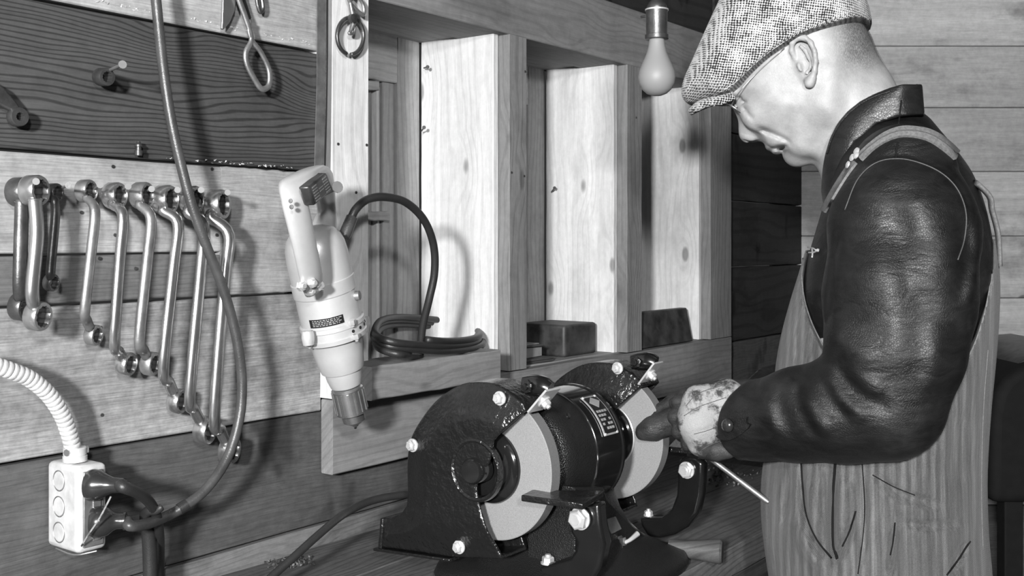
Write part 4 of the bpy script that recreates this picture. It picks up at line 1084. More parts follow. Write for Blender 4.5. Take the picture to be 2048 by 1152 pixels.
MB().add(*stube([cen+UP*165*s, cen+UP*260*s, Vector((cen.x+.01, cen.y, H+.98))], .0032, 4, seg=8)).build('cord', M['rubber'], lb)
# ------------------------------------------------------------ things on the sill
rr_ = random.Random(5)
def flatthing(name, corners, z, th, mat, label, cat, group=None, warp=0):
    vs = [onZ(x, y, z) for x, y in corners]; o = fixn(MB().add(*prism(vs, Vector((0, 0, -th)))).build(name, mat, None, bevel=min(.001, th*.3))); return tag(o, label, cat, group)
# pile of papers and books in the second bay
SZ = H+ZS
def slab(name, u0, u1, o0, o1, z0, th, rot, mat, label, cat):
    c = WP((u0+u1)/2, (o0+o1)/2, z0); a = w*math.cos(rot)+n*math.sin(rot); b = -w*math.sin(rot)+n*math.cos(rot)
    L, W_ = (u1-u0), (o1-o0); o_ = c-a*L/2-b*W_/2
    o = fixn(MB().add(*boxv(o_, a*L, b*W_, UP*th)).build(name, mat, None, bevel=min(.0012, th*.3))); return tag(o, label, cat)
uA = U(1058); uB = U(1250)
slab('notebook', uA-.015, uA+.125, -.165, -.035, SZ+.0005, .004, .10, M['paper_dark'], 'thin dark notebook at the bottom of the paper pile', 'notebook')
slab('notebook', uA-.01, uA+.12, -.165, -.03, SZ+.0047, .004, .02, M['paper_dark'], 'thin dark notebook, second from the bottom of the pile', 'notebook')
slab('book', uA-.005, uA+.105, -.170, -.045, SZ+.0090, .020, -.08, M['paper'], 'pale page block of the book under the top sheets', 'book')
slab('paper_pad', uA-.01, uA+.10, -.172, -.04, SZ+.0295, .003, .05, M['paper_dark'], 'dark sheet on top of the book in the second bay', 'paper')
slab('paper_pad', uA-.01, uA+.095, -.174, -.045, SZ+.0327, .002, -.04, M['paper'], 'pale curled sheet on top of the pile in the second bay', 'paper')
dkb = onW(1110, 700, -.06)
o = fixn(MB().add(*boxv(WP(uB-.15, -.16, SZ+.0005), w*.115, n*.115, UP*.062)).build('dark_case', M['box_dark'], None, bevel=.006, seg=3)); tag(o, 'black case standing behind the papers in the second bay', 'case')
q0 = onW(1283, 689, .004); q0.z = SZ+.0005
u0_, u1_ = U(1284, .001)+.003, U(1387, -.01)
dz0, dz1 = 0, HZ(1335, 603, 0)-SZ
o = fixn(MB().add(*prism([WP(u0_, -.03, SZ+.0005), WP(u1_, -.03, SZ+.0005), WP(u1_, -.045, SZ+.075), WP(u0_, -.045, SZ+.075)], n*.018)).build('stained_block', M['box_dark'], None, bevel=.002)); tag(o, 'blackened rectangular block leaning upright in the third bay', 'block')
# nails bent in the jambs
for k, (x, y, x2, y2, lab) in enumerate(((848, 136, 855, 134, 'short dark nail near the top of the first jamb'), (843, 262, 848, 255, 'dark nail with a round head halfway up the first jamb'), (1103, 384, 1109, 376, 'dark nail in the jamb of the second bay'), (1296, 404, 1301, 401, 'dark nail in the jamb of the third bay'))):
    a = onW(x, y, -.17); b = onW(x2, y2, -.15); d = (b-a).normalized(); L = (b-a).length
    o = MB().add(*lathe([(0, .0014), (L, .0014), (L+.0003, .0035), (L+.0015, .0033)], a, d, 8)).build('nail', M['dark_steel']); tag(o, lab, 'nail')
# ------------------------------------------------------------ on the bench
hd = empty('tool_handle', onZ(1400, 1110, BZ), 'smooth wooden tool handle lying on the bench edge behind the grinder base', 'handle')
hz = BZ+.017; pa, pb2 = onZ(1338, 1095, hz), onZ(1444, 1104, hz); dd = (pb2-pa).normalized(); L = (pb2-pa).length
fixn(MB().add(*lathe([(0, .011), (L*.3, .0115), (L*.6, .0135), (L*.85, .0155), (L*.97, .0165), (L, .0145)], pa, dd, 24, ref=UP, sx=1.0)).build('handle', M['handle_wood'], hd))
fixn(MB().add(*lathe([(L*.985, .0150), (L+.0008, .0138)], pa, dd, 24, ref=UP)).build('end_grain', M['bench_edge'], hd))
# metal shavings: countable curls get their own objects only where seen large, the rest is one heap
sh = MB()
for k in range(150):
    if k < 90: x, y = rr_.gauss(1450, 26), rr_.gauss(952, 9)
    else: x, y = rr_.gauss(590, 24), rr_.gauss(1126, 7)
    p = onZ(x, max(y, 930), BZ+.001); a = rr_.uniform(0, 6.28); s = rr_.uniform(.002, .007)
    q = [p+Vector((math.cos(a+i*.9)*s*.6, math.sin(a+i*.9)*s*.6, i*s*.16)) for i in range(5)]
    for i in range(4): sh.add([q[i], q[i+1], q[i+1]+Vector((0, 0, s*.5)), q[i]+Vector((0, 0, s*.5))], [(0, 1, 2, 3), (3, 2, 1, 0)])
o = sh.build('metal_shavings', M['dull_steel']); tag(o, 'heap of curled metal shavings and grit scattered over the bench', 'shavings', kind='stuff')
for k, (x, y) in enumerate(((1293, 1005), (1325, 992))): pass
# black machine at the right edge
mc = empty('machine', Vector((1.23, 2.30, 0)), 'black rounded machine hood behind the man at the right edge', 'machine')
zm = 2.28
pr_ = [(1984, 1008), (1984, 900), (1986, 830), (1996, 786), (2014, 758), (2040, 738), (2080, 722), (2160, 716), (2300, 740), (2330, 1008)]
fixn(MB().add(*prism([P(x, y, zm) for x, y in pr_], Vector((0, .45, 0)))).build('hood', M['machine_black'], mc, bevel=.02, seg=4))
cvr = [(2002, 772), (2020, 745), (2044, 722), (2090, 700), (2170, 694), (2290, 720), (2290, 742), (2160, 718), (2080, 724), (2040, 740)]
fixn(MB().add(*prism([P(x, y, zm+.04) for x, y in cvr], Vector((0, .35, 0)))).build('cover', M['dark_steel'], mc, bevel=.008, seg=2))
for dx in (.03, .33):
    for dy in (.02, .38):
        b0 = P(1990, 1008, zm)+Vector((dx, dy, 0)); fixn(MB().add(*boxv(Vector((b0.x, b0.y, 0)), Vector((.04, 0, 0)), Vector((0, .04, 0)), Vector((0, 0, b0.z+.002)))).build('leg', M['machine_black'], mc, bevel=.003))
# dark upright behind the man's back
vs = boxv(Vector((P(1983, 700, 2.2).x, 2.2, 0)), Vector((.012, 0, 0)), Vector((0, .02, 0)), Vector((0, 0, P(1983, 1005, 2.2).z)))
# ------------------------------------------------------------ the man
man_base = EYE+eX*lp(1770, 1000)[0]+eD*D0; man_base.z = 0
man = empty('person', man_base, 'man in tweed flat cap, dark leather jacket and striped overalls bending over the grinder', 'person')
DS = D0/F                                       # metres per photo pixel on his middle plane (about)
def r_(px, d=D0): return px/F*d
Y0 = D0
# ---- head and neck
lo = lp(1440, 350); hi = lp(1800, -60)
V = Vol((lo[0]-.01, Y0-.115, lp(1600, 420)[2]), (lp(1850, 0)[0], Y0+.115, lp(1600, -50)[2]), .0022)
FACE = [(1463, 182), (1465, 203), (1474, 222), (1484, 244), (1500, 266), (1518, 279), (1532, 291), (1538, 299), (1542, 297), (1546, 303), (1554, 307), (1565, 302), (1570, 312), (1584, 323), (1600, 326), (1620, 321), (1645, 300), (1690, 240), (1715, 190), (1728, 120), (1714, 40), (1672, -10), (1600, -22), (1525, 10), (1485, 80), (1466, 140)]
d2 = V.poly(FACE, 3)
X, Z = V.X2, V.Z2
# half width: full at the skull, narrower toward the mouth and chin
fc = sl(1630, 60); cn = sl(1590, 320); L = math.hypot(cn[0]-fc[0], cn[1]-fc[1])
tt = np.clip(((X-fc[0])*(cn[0]-fc[0])+(Z-fc[1])*(cn[1]-fc[1]))/L**2, 0, 1.1)
wm = (.0765-.006*np.clip((tt-.35)/.4, 0, 1)-.024*np.clip((tt-.62)/.45, 0, 1)**1.2).astype(np.float32)
V.pillow(d2, Y0, wm, .064, 0, sq=2.15)
V.F = V.F
NOSE = [(1468, 214), (1476, 236), (1477, 255), (1478, 270), (1483, 280), (1493, 286), (1504, 282), (1518, 280), (1530, 262), (1512, 232), (1492, 206)]
dn_ = V.poly(NOSE, 3)
ncn = sl(1488, 275); nbr = sl(1474, 222); tn_ = np.clip((nbr[1]-Z)/(nbr[1]-ncn[1]), 0, 1)
V.pillow(dn_, Y0, (.0085+.0085*tn_**1.5).astype(np.float32), .0125, .007)
for s in (-1, 1):
    V.ell(tuple(np.array(lp(1504, 272))+np.array((0, s*.0115, 0))), (.0095, .0065, .0085), .004)     # nostril wings
    V.ell(tuple(np.array(lp(1497, 283))+np.array((0, s*.007, 0))), (.0045, .0035, .004), .002, 'sub')
    V.ell(tuple(np.array(lp(1487, 214))+np.array((0, s*.034, 0))), (.017, .015, .014), .012, 'sub')   # eye sockets
    V.ell(tuple(np.array(lp(1496, 215))+np.array((0, s*.032, 0))), (.0135, .0135, .0135), .004)
    V.ell(tuple(np.array(lp(1477, 192))+np.array((0, s*.030, 0))), (.010, .024, .008), .010)          # brow
    V.ell(tuple(np.array(lp(1524, 236))+np.array((0, s*.044, 0))), (.022, .015, .020), .018)          # cheekbone
    V.ell(tuple(np.array(lp(1566, 280))+np.array((0, s*.028, 0))), (.014, .008, .010), .018)
V.ell(lp(1594, 312), (.016, .020, .014), .012)                                                       # chin
V.ell(lp(1553, 300), (.007, .020, .006), .005); V.ell(lp(1540, 294), (.006, .019, .005), .004)
for s in (-1, 1): pass
ax1 = V.ax[1]
V.fold([(1540, 299), (1550, 296), (1566, 293), (1578, 291)], -.0048, .0022, D0-.03)
V.fold([(1513, 255), (1530, 262), (1552, 271), (1572, 280), (1588, 290)], -.0046, .0030, D0-.035)
V.fold([(1563, 306), (1572, 304), (1582, 300)], -.0016, .004, D0-.02)
V.fold([(1486, 212), (1492, 222), (1500, 232), (1512, 244)], -.0032, .0030, D0-.045)
V.fold([(1484, 207), (1491, 205), (1499, 207)], -.0030, .0018, D0-.045)
V.fold([(1489, 219), (1496, 221), (1503, 218)], -.0010, .0014, D0-.045)
# jaw line, neck
V.chain([lp(1662, 120), lp(1700, 210), lp(1738, 330)], [.0580, .0600, .066], .022)
V.chain([lp(1612, 285, Y0-.035), lp(1650, 215, Y0-.052), lp(1660, 150, Y0-.055)], [.012, .016, .014], .022)
V.chain([lp(1612, 285, Y0+.035), lp(1650, 215, Y0+.052), lp(1660, 150, Y0+.055)], [.012, .016, .014], .022)
for s in (-1, 1):
    V.chain([tuple(np.array(lp(1662, 165))+np.array((0, s*.054, 0))), tuple(np.array(lp(1660, 300))+np.array((0, s*.028, 0)))], [.011, .011], .018)
# ears
for s in (-1, 1):
    ys = Y0+s*.0775
    def E(px, py, dy=0.0):                       # ear points: photo positions for the near ear
        q = lp(px, py, Y0-.0775-dy); return (q[0], Y0+s*(.0775+dy), q[2])
    V.chain([E(1607, 104, -.004), E(1612, 130, -.004), E(1616, 152, -.002)], [.0135, .0125, .0085], .006, sy=1.9)
    rim = [(1590, 118, .000), (1583, 102, .004), (1584, 86, .008), (1595, 76, .011), (1609, 76, .013), (1621, 86, .015), (1628, 102, .016), (1631, 122, .016), (1629, 142, .014), (1624, 158, .011)]
    V.chain([E(*q) for q in rim], [.0030, .0032, .0036, .0038, .0040, .0040, .0038, .0036, .0034, .0036], .003)
    V.chain([E(1624, 156, .009), E(1619, 166, .007), (E(1614, 160, .004))], [.0058, .0062, .004], .004)
    V.chain([E(1601, 92, .007), E(1611, 102, .009), E(1617, 118, .010), E(1619, 134, .009), E(1613, 146, .007)], [.0025, .0030, .0032, .0032, .0028], .0025)
    V.chain([E(1598, 130, .004), E(1602, 139, .006)], [.0036, .0034], .003)
    V.ell(E(1609, 129, .010), (.0060, .0075, .0085), .0025, 'sub')
    V.ell(E(1604, 112, .012), (.0040, .005, .0055), .0025, 'sub')
    V.chain([E(1597, 84, .0125), E(1612, 86, .015), E(1622, 104, .018), E(1624, 124, .018)], [.0020, .0021, .0020, .0016], .0015, 'sub')
Vh, Qh = V.mesh()
# hidden part of the body inside the clothes, joined to the same mesh
VB = Vol((lp(1500, 600)[0]-.02, Y0-.27, -1.31), (lp(2010, 600)[0], Y0+.27, lp(1700, 250)[2]), .014)
TOR = [(1760, 250), (1700, 290), (1665, 400), (1640, 520), (1600, 660), (1575, 800), (1560, 950), (1570, 1120), (1600, 1260), (1950, 1260), (1960, 1100), (1950, 900), (1965, 700), (1970, 520), (1935, 400), (1870, 300)]
VB.pillow(VB.poly(TOR, 2), Y0, .165, .11, 0)
VB.chain([lp(1720, 240), lp(1750, 330)], [.06, .07], .04)
for s in (-1, 1):
    VB.chain([(lp(1760, 0)[0]+.0, Y0+s*.070, -.52), (lp(1750, 0)[0], Y0+s*.10, -.85), (lp(1750, 0)[0], Y0+s*.10, -1.24)], [.082, .06, .045], .03)
Vb, Qb = VB.mesh()
Vall = np.concatenate([Vh, Vb]); Qall = np.concatenate([Qh, Qb+len(Vh)])
body = vobj('body', Vall, Qall, M['skin'], man, man_base, relax=1)
hbv = bvh_of([body])
# ---- clipped hair: thin shell over the back of the head
d_h = V.poly([(1540, 95), (1590, 66), (1640, 60), (1662, 90), (1668, 130), (1682, 160), (1720, 165), (1765, 150), (1790, 60), (1760, -60), (1560, -60), (1500, 60)], 3)
hv = Vol.__new__(Vol); hv.__dict__.update(V.__dict__); hv.F = V.F-.0016; hv.clip2(d_h.astype(np.float32)); 
hv.F = np.maximum(hv.F, -(V.F+.002))
a_, b_ = hv.mesh()
ii = np.clip(((a_[:, 0]-V.lo[0])/V.h).astype(int), 0, V.n[0]-1); kk = np.clip(((a_[:, 2]-V.lo[2])/V.h).astype(int), 0, V.n[2]-1)
vobj('hair', a_, b_, M['hair'], man, man_base, 1, attr=np.clip(-d_h[ii, kk]/.030, 0, 1))
# ---- cap
cv = Vol((lp(1350, 0)[0], Y0-.135, zl(260)), (lp(1740, 0)[0], Y0+.135, zl(-95)), .0026)
CROWN = [(1366, 185), (1370, 202), (1385, 212), (1410, 210), (1470, 225), (1560, 190), (1660, 130), (1735, 90), (1742, 30), (1716, -30), (1660, -68), (1580, -76), (1500, -62), (1456, -12), (1436, 24), (1414, 70), (1389, 124), (1372, 160)]
dc = cv.poly(CROWN, 4)
xx = cv.X2; xf = lp(1366, 190)[0]; xm = lp(1520, 0)[0]
wcap = (.062+.048*np.clip((xx-xf)/(xm-xf), 0, 1)**.6).astype(np.float32)
wcap = wcap-.020*np.clip((xx-lp(1600, 0)[0])/.10, 0, 1).astype(np.float32)
cv.pillow(dc, Y0, wcap, .055, 0, sq=2.3)
for pts, a, s in (([(1395, 190), (1430, 120), (1480, 50)], .0030, .012), ([(1450, 180), (1520, 100), (1600, 40), (1690, 0)], -.0020, .010), ([(1420, 200), (1480, 150), (1560, 85), (1650, 40)], .0030, .010), ([(1500, 20), (1560, 10), (1640, -20)], -.002, .012)):
    cv.fold(pts, a, s, D0-.09)
CUT = [(1340, 215), (1378, 210), (1395, 208), (1425, 199), (1462, 187), (1482, 164), (1502, 142), (1540, 110), (1580, 84), (1621, 64), (1673, 45), (1716, 28), (1760, 20), (1760, -120), (1340, -120)]
def near(pts, d): return [(sl_[0], sl_[2]) for sl_ in [lp(x, y, d) for x, y in pts]]
cutp = [(q[0], q[2]) for q in [lp(x, y, D0-.085*min(1, max(0, (x-1400)/90))) for x, y in CUT]]
cv.clip2(cv.polyl(cutp).astype(np.float32))
a_, b_ = cv.mesh(); cap = vobj('flat_cap', a_, b_, M['tweed'], man, man_base, 1)
# brim: slab curved across the forehead
bv_ = Vol((lp(1370, 0)[0]-.01, Y0-.095, zl(262)), (lp(1520, 0)[0], Y0+.095, zl(150)), .0022)
x, y, z = bv_.grid(bv_.full())
A0 = np.array(sl(1383, 230)); A1 = np.array(sl(1464, 177)); ux = A1-A0; Lb = np.linalg.norm(ux); ux /= Lb; vx = np.array((-ux[1], ux[0]))
if vx[1] < 0: vx = -vx
yy = (y-Y0)/.074
s_ = (x-A0[0])*ux[0]+(z-A0[1])*ux[1]; t_ = (x-A0[0])*vx[0]+(z-A0[1])*vx[1]
front = .050*(yy**2)                             # outline swings back towards the sides
drop = -.019*(yy**2)+.012*yy+.006*np.sin(np.clip(s_/Lb, 0, 1)*3.1)
d = np.maximum(np.abs(t_-.004-drop)-.0036, np.maximum(front-s_, np.maximum(s_-Lb, np.abs(y-Y0)-.073)))
bv_.F = d.astype(np.float32); bv_.F -= .0012
a_, b_ = bv_.mesh(); brim = vobj('cap_brim', a_, b_, M['tweed'], man, man_base, 2)
capbv = bvh_of([cap])
seam(capbv, [(1400, 203), (1430, 190), (1470, 165), (1520, 118), (1580, 76), (1640, 48), (1700, 25)], .0010, 'cap_seam', M['tweed'], man, .0)
# ---- eye details and glasses
for s in (-1, 1):
    c = np.array(lp(1494, 214)); c[1] = Y0+s*.0325
    Wp = EYE+eX*c[0]+eD*c[1]+UP*c[2]
    fwd = (-eX*.80-UP*.60+eD*s*.25).normalized()
    MB().add(*lathe([(.0, .0125), (.006, .0108), (.0105, .0065), (.0125, .0015)], Wp, fwd, 20)).build('eye', M['eye_white'], man, smooth=True)
    MB().add(*lathe([(.0105, .0062), (.0125, .0052), (.0133, .001)], Wp, fwd, 20)).build('iris', M['eye_dark'], man, smooth=True)
    # upper lid rim and lashes
    c2 = Wp+fwd*.010
    lid = [c2+(eD*math.cos(a)*.0135+(UP*.80-eX*.60)*(math.sin(a)*.0052)) for a in [math.pi*i/8 for i in range(9)]]
    MB().add(*stube(lid, .0017, 3, seg=6)).build('eyelid', M['skin'], man, smooth=True)
    MB().add(*tube([p+fwd*.0012-(UP*.80-eX*.60)*.001 for p in lid], .0009, 5)).build('eyelashes', M['brow'], man)
    bc = Wp+(UP*.80-eX*.60)*.017+fwd*.009
    MB().add(*stube([bc+eD*s*(-.015)+fwd*.002, bc+UP*.002, bc+eD*s*.016-fwd*.004], [.0022, .0030, .0016], 5, seg=8, flat=.6)).build('eyebrow', M['brow'], man, smooth=True)
gl = None
for s in (-1, 1):
    a = lp(1450, 202, Y0-.048); b = lp(1489, 230, Y0-.048)
    cw = EYE+eX*((a[0]+b[0])/2)+eD*(Y0+s*.034)+UP*((a[2]+b[2])/2)
    if s > 0: cw = EYE+eX*((a[0]+b[0])/2)+eD*(Y0+.034)+UP*((a[2]+b[2])/2)
    va_ = (eX*(b[0]-a[0])+UP*(b[2]-a[2]))/2; vb_ = eD*.0205+va_*.10
    rp_ = [cw+va_*1.0*math.cos(t)+vb_*math.sin(t) for t in [2*math.pi*i/40 for i in range(40)]]
    fr = MB().add(*tube(rp_, .0014, 6, closed=True)).build('eyeglass_rim', M['steel'], man, smooth=True)
    nn_ = va_.cross(vb_).normalized()
    lens = MB().add(*prism([cw+(q-cw)*.98-nn_*.0006 for q in rp_], nn_*.0012)).build('lens', M['glass'], fr, smooth=False); fixn(lens)
    e0 = cw+vb_*s*1.0-va_*.2; 
    q1 = lp(1512, 150, Y0-.070); q2 = lp(1570, 98, Y0-.074)
    e1 = EYE+eX*q1[0]+eD*(Y0+s*.076)+UP*q1[2]; e2 = EYE+eX*q2[0]+eD*(Y0+s*.082)+UP*q2[2]
    MB().add(*stube([e0, e0+(e1-e0)*.35+eD*s*.012, e1, e2], .0006, 5, seg=6)).build('temple_arm', M['steel'], man, smooth=True)
a = lp(1470, 214, Y0); bc = EYE+eX*a[0]+eD*Y0+UP*a[2]
MB().add(*stube([bc+eD*-.014+UP*.001, bc-eX*.004, bc+eD*.014+UP*.001], .0010, 5, seg=6)).build('eyeglass_bridge', M['steel'], man, smooth=True)
# ---- jacket (torso, collar and both sleeves in one surface)
JH = .0036
J = Vol((lp(1380, 0, 1.36)[0]-.01, Y0-.335, zl(940, 1.36)), (lp(2020, 0)[0]+.02, Y0+.28, zl(160)), JH)
JT = [(1800, 215), (1745, 225), (1700, 262), (1668, 320), (1652, 400), (1632, 470), (1612, 540), (1600, 620), (1604, 720), (1612, 900), (1620, 1000), (1930, 1000), (1938, 880), (1955, 760), (1974, 650), (1990, 560), (1983, 480), (1968, 410), (1945, 350), (1915, 305), (1880, 262), (1848, 228)]
dj = J.poly(JT, 3)
Zj = J.Z2; zs = zl(280); zc = zl(420)
wj = (.10+.09*np.clip((zs-Zj+.03)/(zs-zc+.02), 0, 1)**.7-.062*np.clip((zl(560)-Zj)/.12, 0, 1)).astype(np.float32)
J.pillow(dj, Y0, wj, .115, 0, sq=2.3)
DSH = Y0-.165
arm = [(1806, 352, DSH), (1806, 450, DSH-.025), (1800, 590, DSH-.045), (1788, 700, DSH-.055), (1768, 800, DSH-.055)]
J.chain([lp(*q) for q in arm], [r_(98, DSH), r_(128, DSH), r_(132, DSH), r_(120, DSH), r_(104, DSH)], .014, sy=1.25)
fore = [(1768, 803, DSH-.055), (1690, 818, DSH-.045), (1600, 829, DSH-.025), (1520, 841, DSH-.005), (1470, 846, DSH+.01), (1452, 848, DSH+.014)]
J.chain([lp(*q) for q in fore], [r_(106, DSH), r_(97, DSH), r_(87, DSH), r_(75, DSH), r_(70, DSH), r_(66, DSH)], .014, sy=1.15)
# far sleeve
fa = [lp(1790, 380, Y0+.14), lp(1760, 640, Y0+.19), lp(1720, 790, Y0+.16), lp(1580, 800, Y0+.05), lp(1500, 800, Y0-.01)]
J.chain(fa, [.075, .075, .062, .050, .045], .02)
arm_mask = (1/(1+np.exp((J.ax[1]-(Y0-.07))/.02))).astype(np.float32)
DF = DSH-.12
for pts, a, s in (
    ([(1600, 792), (1612, 818), (1630, 850), (1662, 880)], .0055, .009),
    ([(1585, 770), (1596, 815), (1614, 856), (1640, 890)], -.0050, .008),
    ([(1644, 735), (1660, 775), (1690, 815), (1738, 850)], .0060, .009),
    ([(1640, 752), (1655, 790), (1680, 822), (1710, 850)], -.0055, .008),
    ([(1690, 728), (1712, 752), (1742, 772), (1775, 784)], .0048, .010),
    ([(1676, 712), (1690, 755), (1722, 792), (1760, 812), (1790, 812)], -.0050, .009),
    ([(1522, 800), (1532, 845), (1552, 890)], .0040, .009),
    ([(1545, 790), (1556, 840), (1580, 885)], -.0030, .010),
    ([(1655, 640), (1680, 680), (1720, 715), (1760, 730)], .0045, .012),
    ([(1650, 560), (1720, 640), (1790, 700)], -.0030, .016),
    ([(1800, 380), (1850, 420), (1890, 480), (1905, 560)], .0055, .020),
    ([(1790, 400), (1800, 470), (1815, 560), (1870, 640)], -.0055, .016),
    ([(1700, 560), (1760, 540), (1820, 560)], .0030, .018),
    ([(1860, 560), (1840, 640), (1838, 720), (1850, 780)], -.0035, .018),
    ([(1870, 640), (1868, 720), (1850, 800)], .0040, .012),
    ([(1700, 390), (1740, 360), (1800, 350), (1850, 370)], .0030, .016)):
    J.fold(pts, a, s, DF, arm_mask)
J.fold([(1925, 420), (1945, 480), (1935, 560), (1915, 620)], .0050, .010, D0-.13)
J.fold([(1905, 430), (1925, 490), (1915, 560), (1900, 600)], -.0050, .009, D0-.13)
J.fold([(1960, 500), (1950, 570), (1925, 640)], -.004, .008, D0-.13)
J.fold([(1690, 330), (1665, 400), (1640, 480), (1618, 560), (1612, 640)], .0020, .012, D0-.13)
J.fold([(1640, 560), (1628, 600), (1640, 640)], .0030, .012, D0-.13)
# armhole seam groove
J.fold([(1690, 420), (1715, 360), (1752, 326), (1800, 318), (1850, 330), (1890, 352), (1918, 385), (1932, 430), (1930, 480)], -.0022, .0035, D0-.17)
J.fold([(1690, 420), (1676, 500), (1668, 600), (1652, 690)], -.0030, .004, D0-.17)
CUF = near([(1500, 640), (1500, 740), (1484, 768), (1462, 788), (1446, 812), (1439, 840), (1440, 868), (1450, 892), (1470, 915), (1500, 960), (2200, 1100), (2200, 0), (1500, 0)], DSH-.01)
J.clip2(J.polyl(CUF).astype(np.float32))
a_, b_ = J.mesh(); jacket = vobj('leather_jacket', a_, b_, M['leather'], man, man_base, 1)
# collar
cvl = Vol((lp(1630, 0)[0]-.01, Y0-.12, zl(430)), (lp(1870, 0)[0]+.01, Y0+.12, zl(155)), .0026)
dcl = cvl.poly([(1640, 330), (1652, 262), (1680, 215), (1730, 170), (1790, 140), (1850, 140), (1862, 220), (1880, 262), (1800, 330), (1700, 420), (1650, 420)], 2)
cvl.pillow(dcl, Y0, .094, .05, 0, sq=2.4)
reg = near([(1845, 164), (1834, 168), (1805, 171), (1780, 178), (1748, 190), (1720, 204), (1694, 224), (1674, 248), (1659, 276), (1649, 306), (1643, 335), (1638, 380), (1642, 420), (1660, 430), (1680, 350), (1712, 288), (1755, 250), (1800, 236), (1850, 228)], D0-.075)
cvl.clip2(cvl.polyl(reg).astype(np.float32))
a_, b_ = cvl.mesh(); collar = vobj('jacket_collar', a_, b_, M['collar_leather'], man, man_base, 1)
cbv = bvh_of([collar])
seam(cbv, [(1782, 182), (1748, 194), (1722, 208), (1698, 227), (1678, 251), (1663, 279), (1654, 308)], .0013, 'collar_piping', M['collar_leather'], man, .0004)
# ---- overalls
O = Vol((lp(1500, 0)[0]-.01, Y0-.225, zl(1215)), (lp(2015, 0)[0]+.01, Y0+.225, zl(450)), .0030)
OT = [(1640, 400), (1616, 490), (1600, 545), (1583, 600), (1567, 660), (1556, 720), (1545, 820), (1533, 900), (1527, 960), (1528, 1020), (1535, 1080), (1545, 1152), (1552, 1260), (1986, 1260), (1984, 1152), (1976, 1060), (1973, 960), (1976, 880), (1982, 800), (1990, 720), (1996, 640), (1998, 560), (1990, 480), (1975, 420), (1850, 380)]
do_ = O.poly(OT, 3)
zb = O.Z2; wo = (.199-.018*np.clip((zb-zl(980))/.25, 0, 1)).astype(np.float32)
O.pillow(do_, Y0, wo, .118, 0, sq=2.3)
for pts, a, s in (
    ([(1602, 920), (1606, 980), (1612, 1030), (1632, 1080), (1662, 1118)], -.0090, .0045),
    ([(1622, 940), (1626, 990), (1634, 1035), (1655, 1080)], .0045, .010),
    ([(1671, 920), (1668, 980), (1666, 1040), (1667, 1090), (1674, 1130)], -.0110, .0045),
    ([(1712, 1020), (1700, 1060), (1684, 1095), (1676, 1112)], -.0085, .0042),
    ([(1690, 940), (1692, 1000), (1688, 1050)], .0040, .010),
    ([(1582, 930), (1575, 1000), (1560, 1060)], -.0060, .006),
    ([(1598, 1040), (1620, 1090), (1645, 1120)], .0040, .009),
    ([(1728, 930), (1732, 1000), (1730, 1060), (1718, 1140)], -.0045, .0036),
    ([(1740, 930), (1790, 975), (1840, 995), (1890, 1010)], -.0060, .0055),
    ([(1745, 950), (1800, 1000), (1860, 1020)], .0022, .010),
    ([(1792, 1040), (1786, 1090), (1778, 1140)], -.0065, .0042),
    ([(1800, 1035), (1860, 1045), (1930, 1050)], -.0045, .0045),
    ([(1935, 1090), (1920, 1120), (1895, 1152)], -.0070, .005),
    ([(1900, 800), (1885, 860), (1890, 920)], .0030, .012), ([(1930, 820), (1920, 900), (1935, 980)], -.0030, .012),
    ([(1640, 920), (1644, 950), (1640, 985)], .0020, .006), ([(1590, 920), (1596, 960), (1588, 1010)], .0025, .006),
    ([(1598, 640), (1592, 700), (1590, 760)], -.0020, .005), ([(1622, 660), (1628, 720), (1634, 760)], -.0020, .005), ([(1576, 680), (1572, 720), (1570, 760)], -.0015, .004)):
    O.fold(pts, a, s, D0-.17)
OREG = [(q[0], q[2]) for q in [lp(x, y, D0-max(.05, .17*math.sqrt(max(0, 1-((x-1780)/225)**2)))) for x, y in [(1560, 470), (1607, 502), (1604, 530), (1603, 560), (1608, 600), (1622, 645), (1645, 692), (1672, 738), (1710, 775), (1770, 806), (1830, 812), (1866, 798), (1900, 762), (1930, 720), (1952, 672), (1970, 610), (1983, 545), (1987, 480), (2040, 460), (2040, 1300), (1480, 1300), (1480, 470)]]]
dO_ = O.polyl(OREG).astype(np.float32)
O.clip2(dO_)
x, y, z = O.grid(O.full())
a_, b_ = O.mesh(); ov = vobj('overalls', a_, b_, M['denim'], man, man_base, 0)
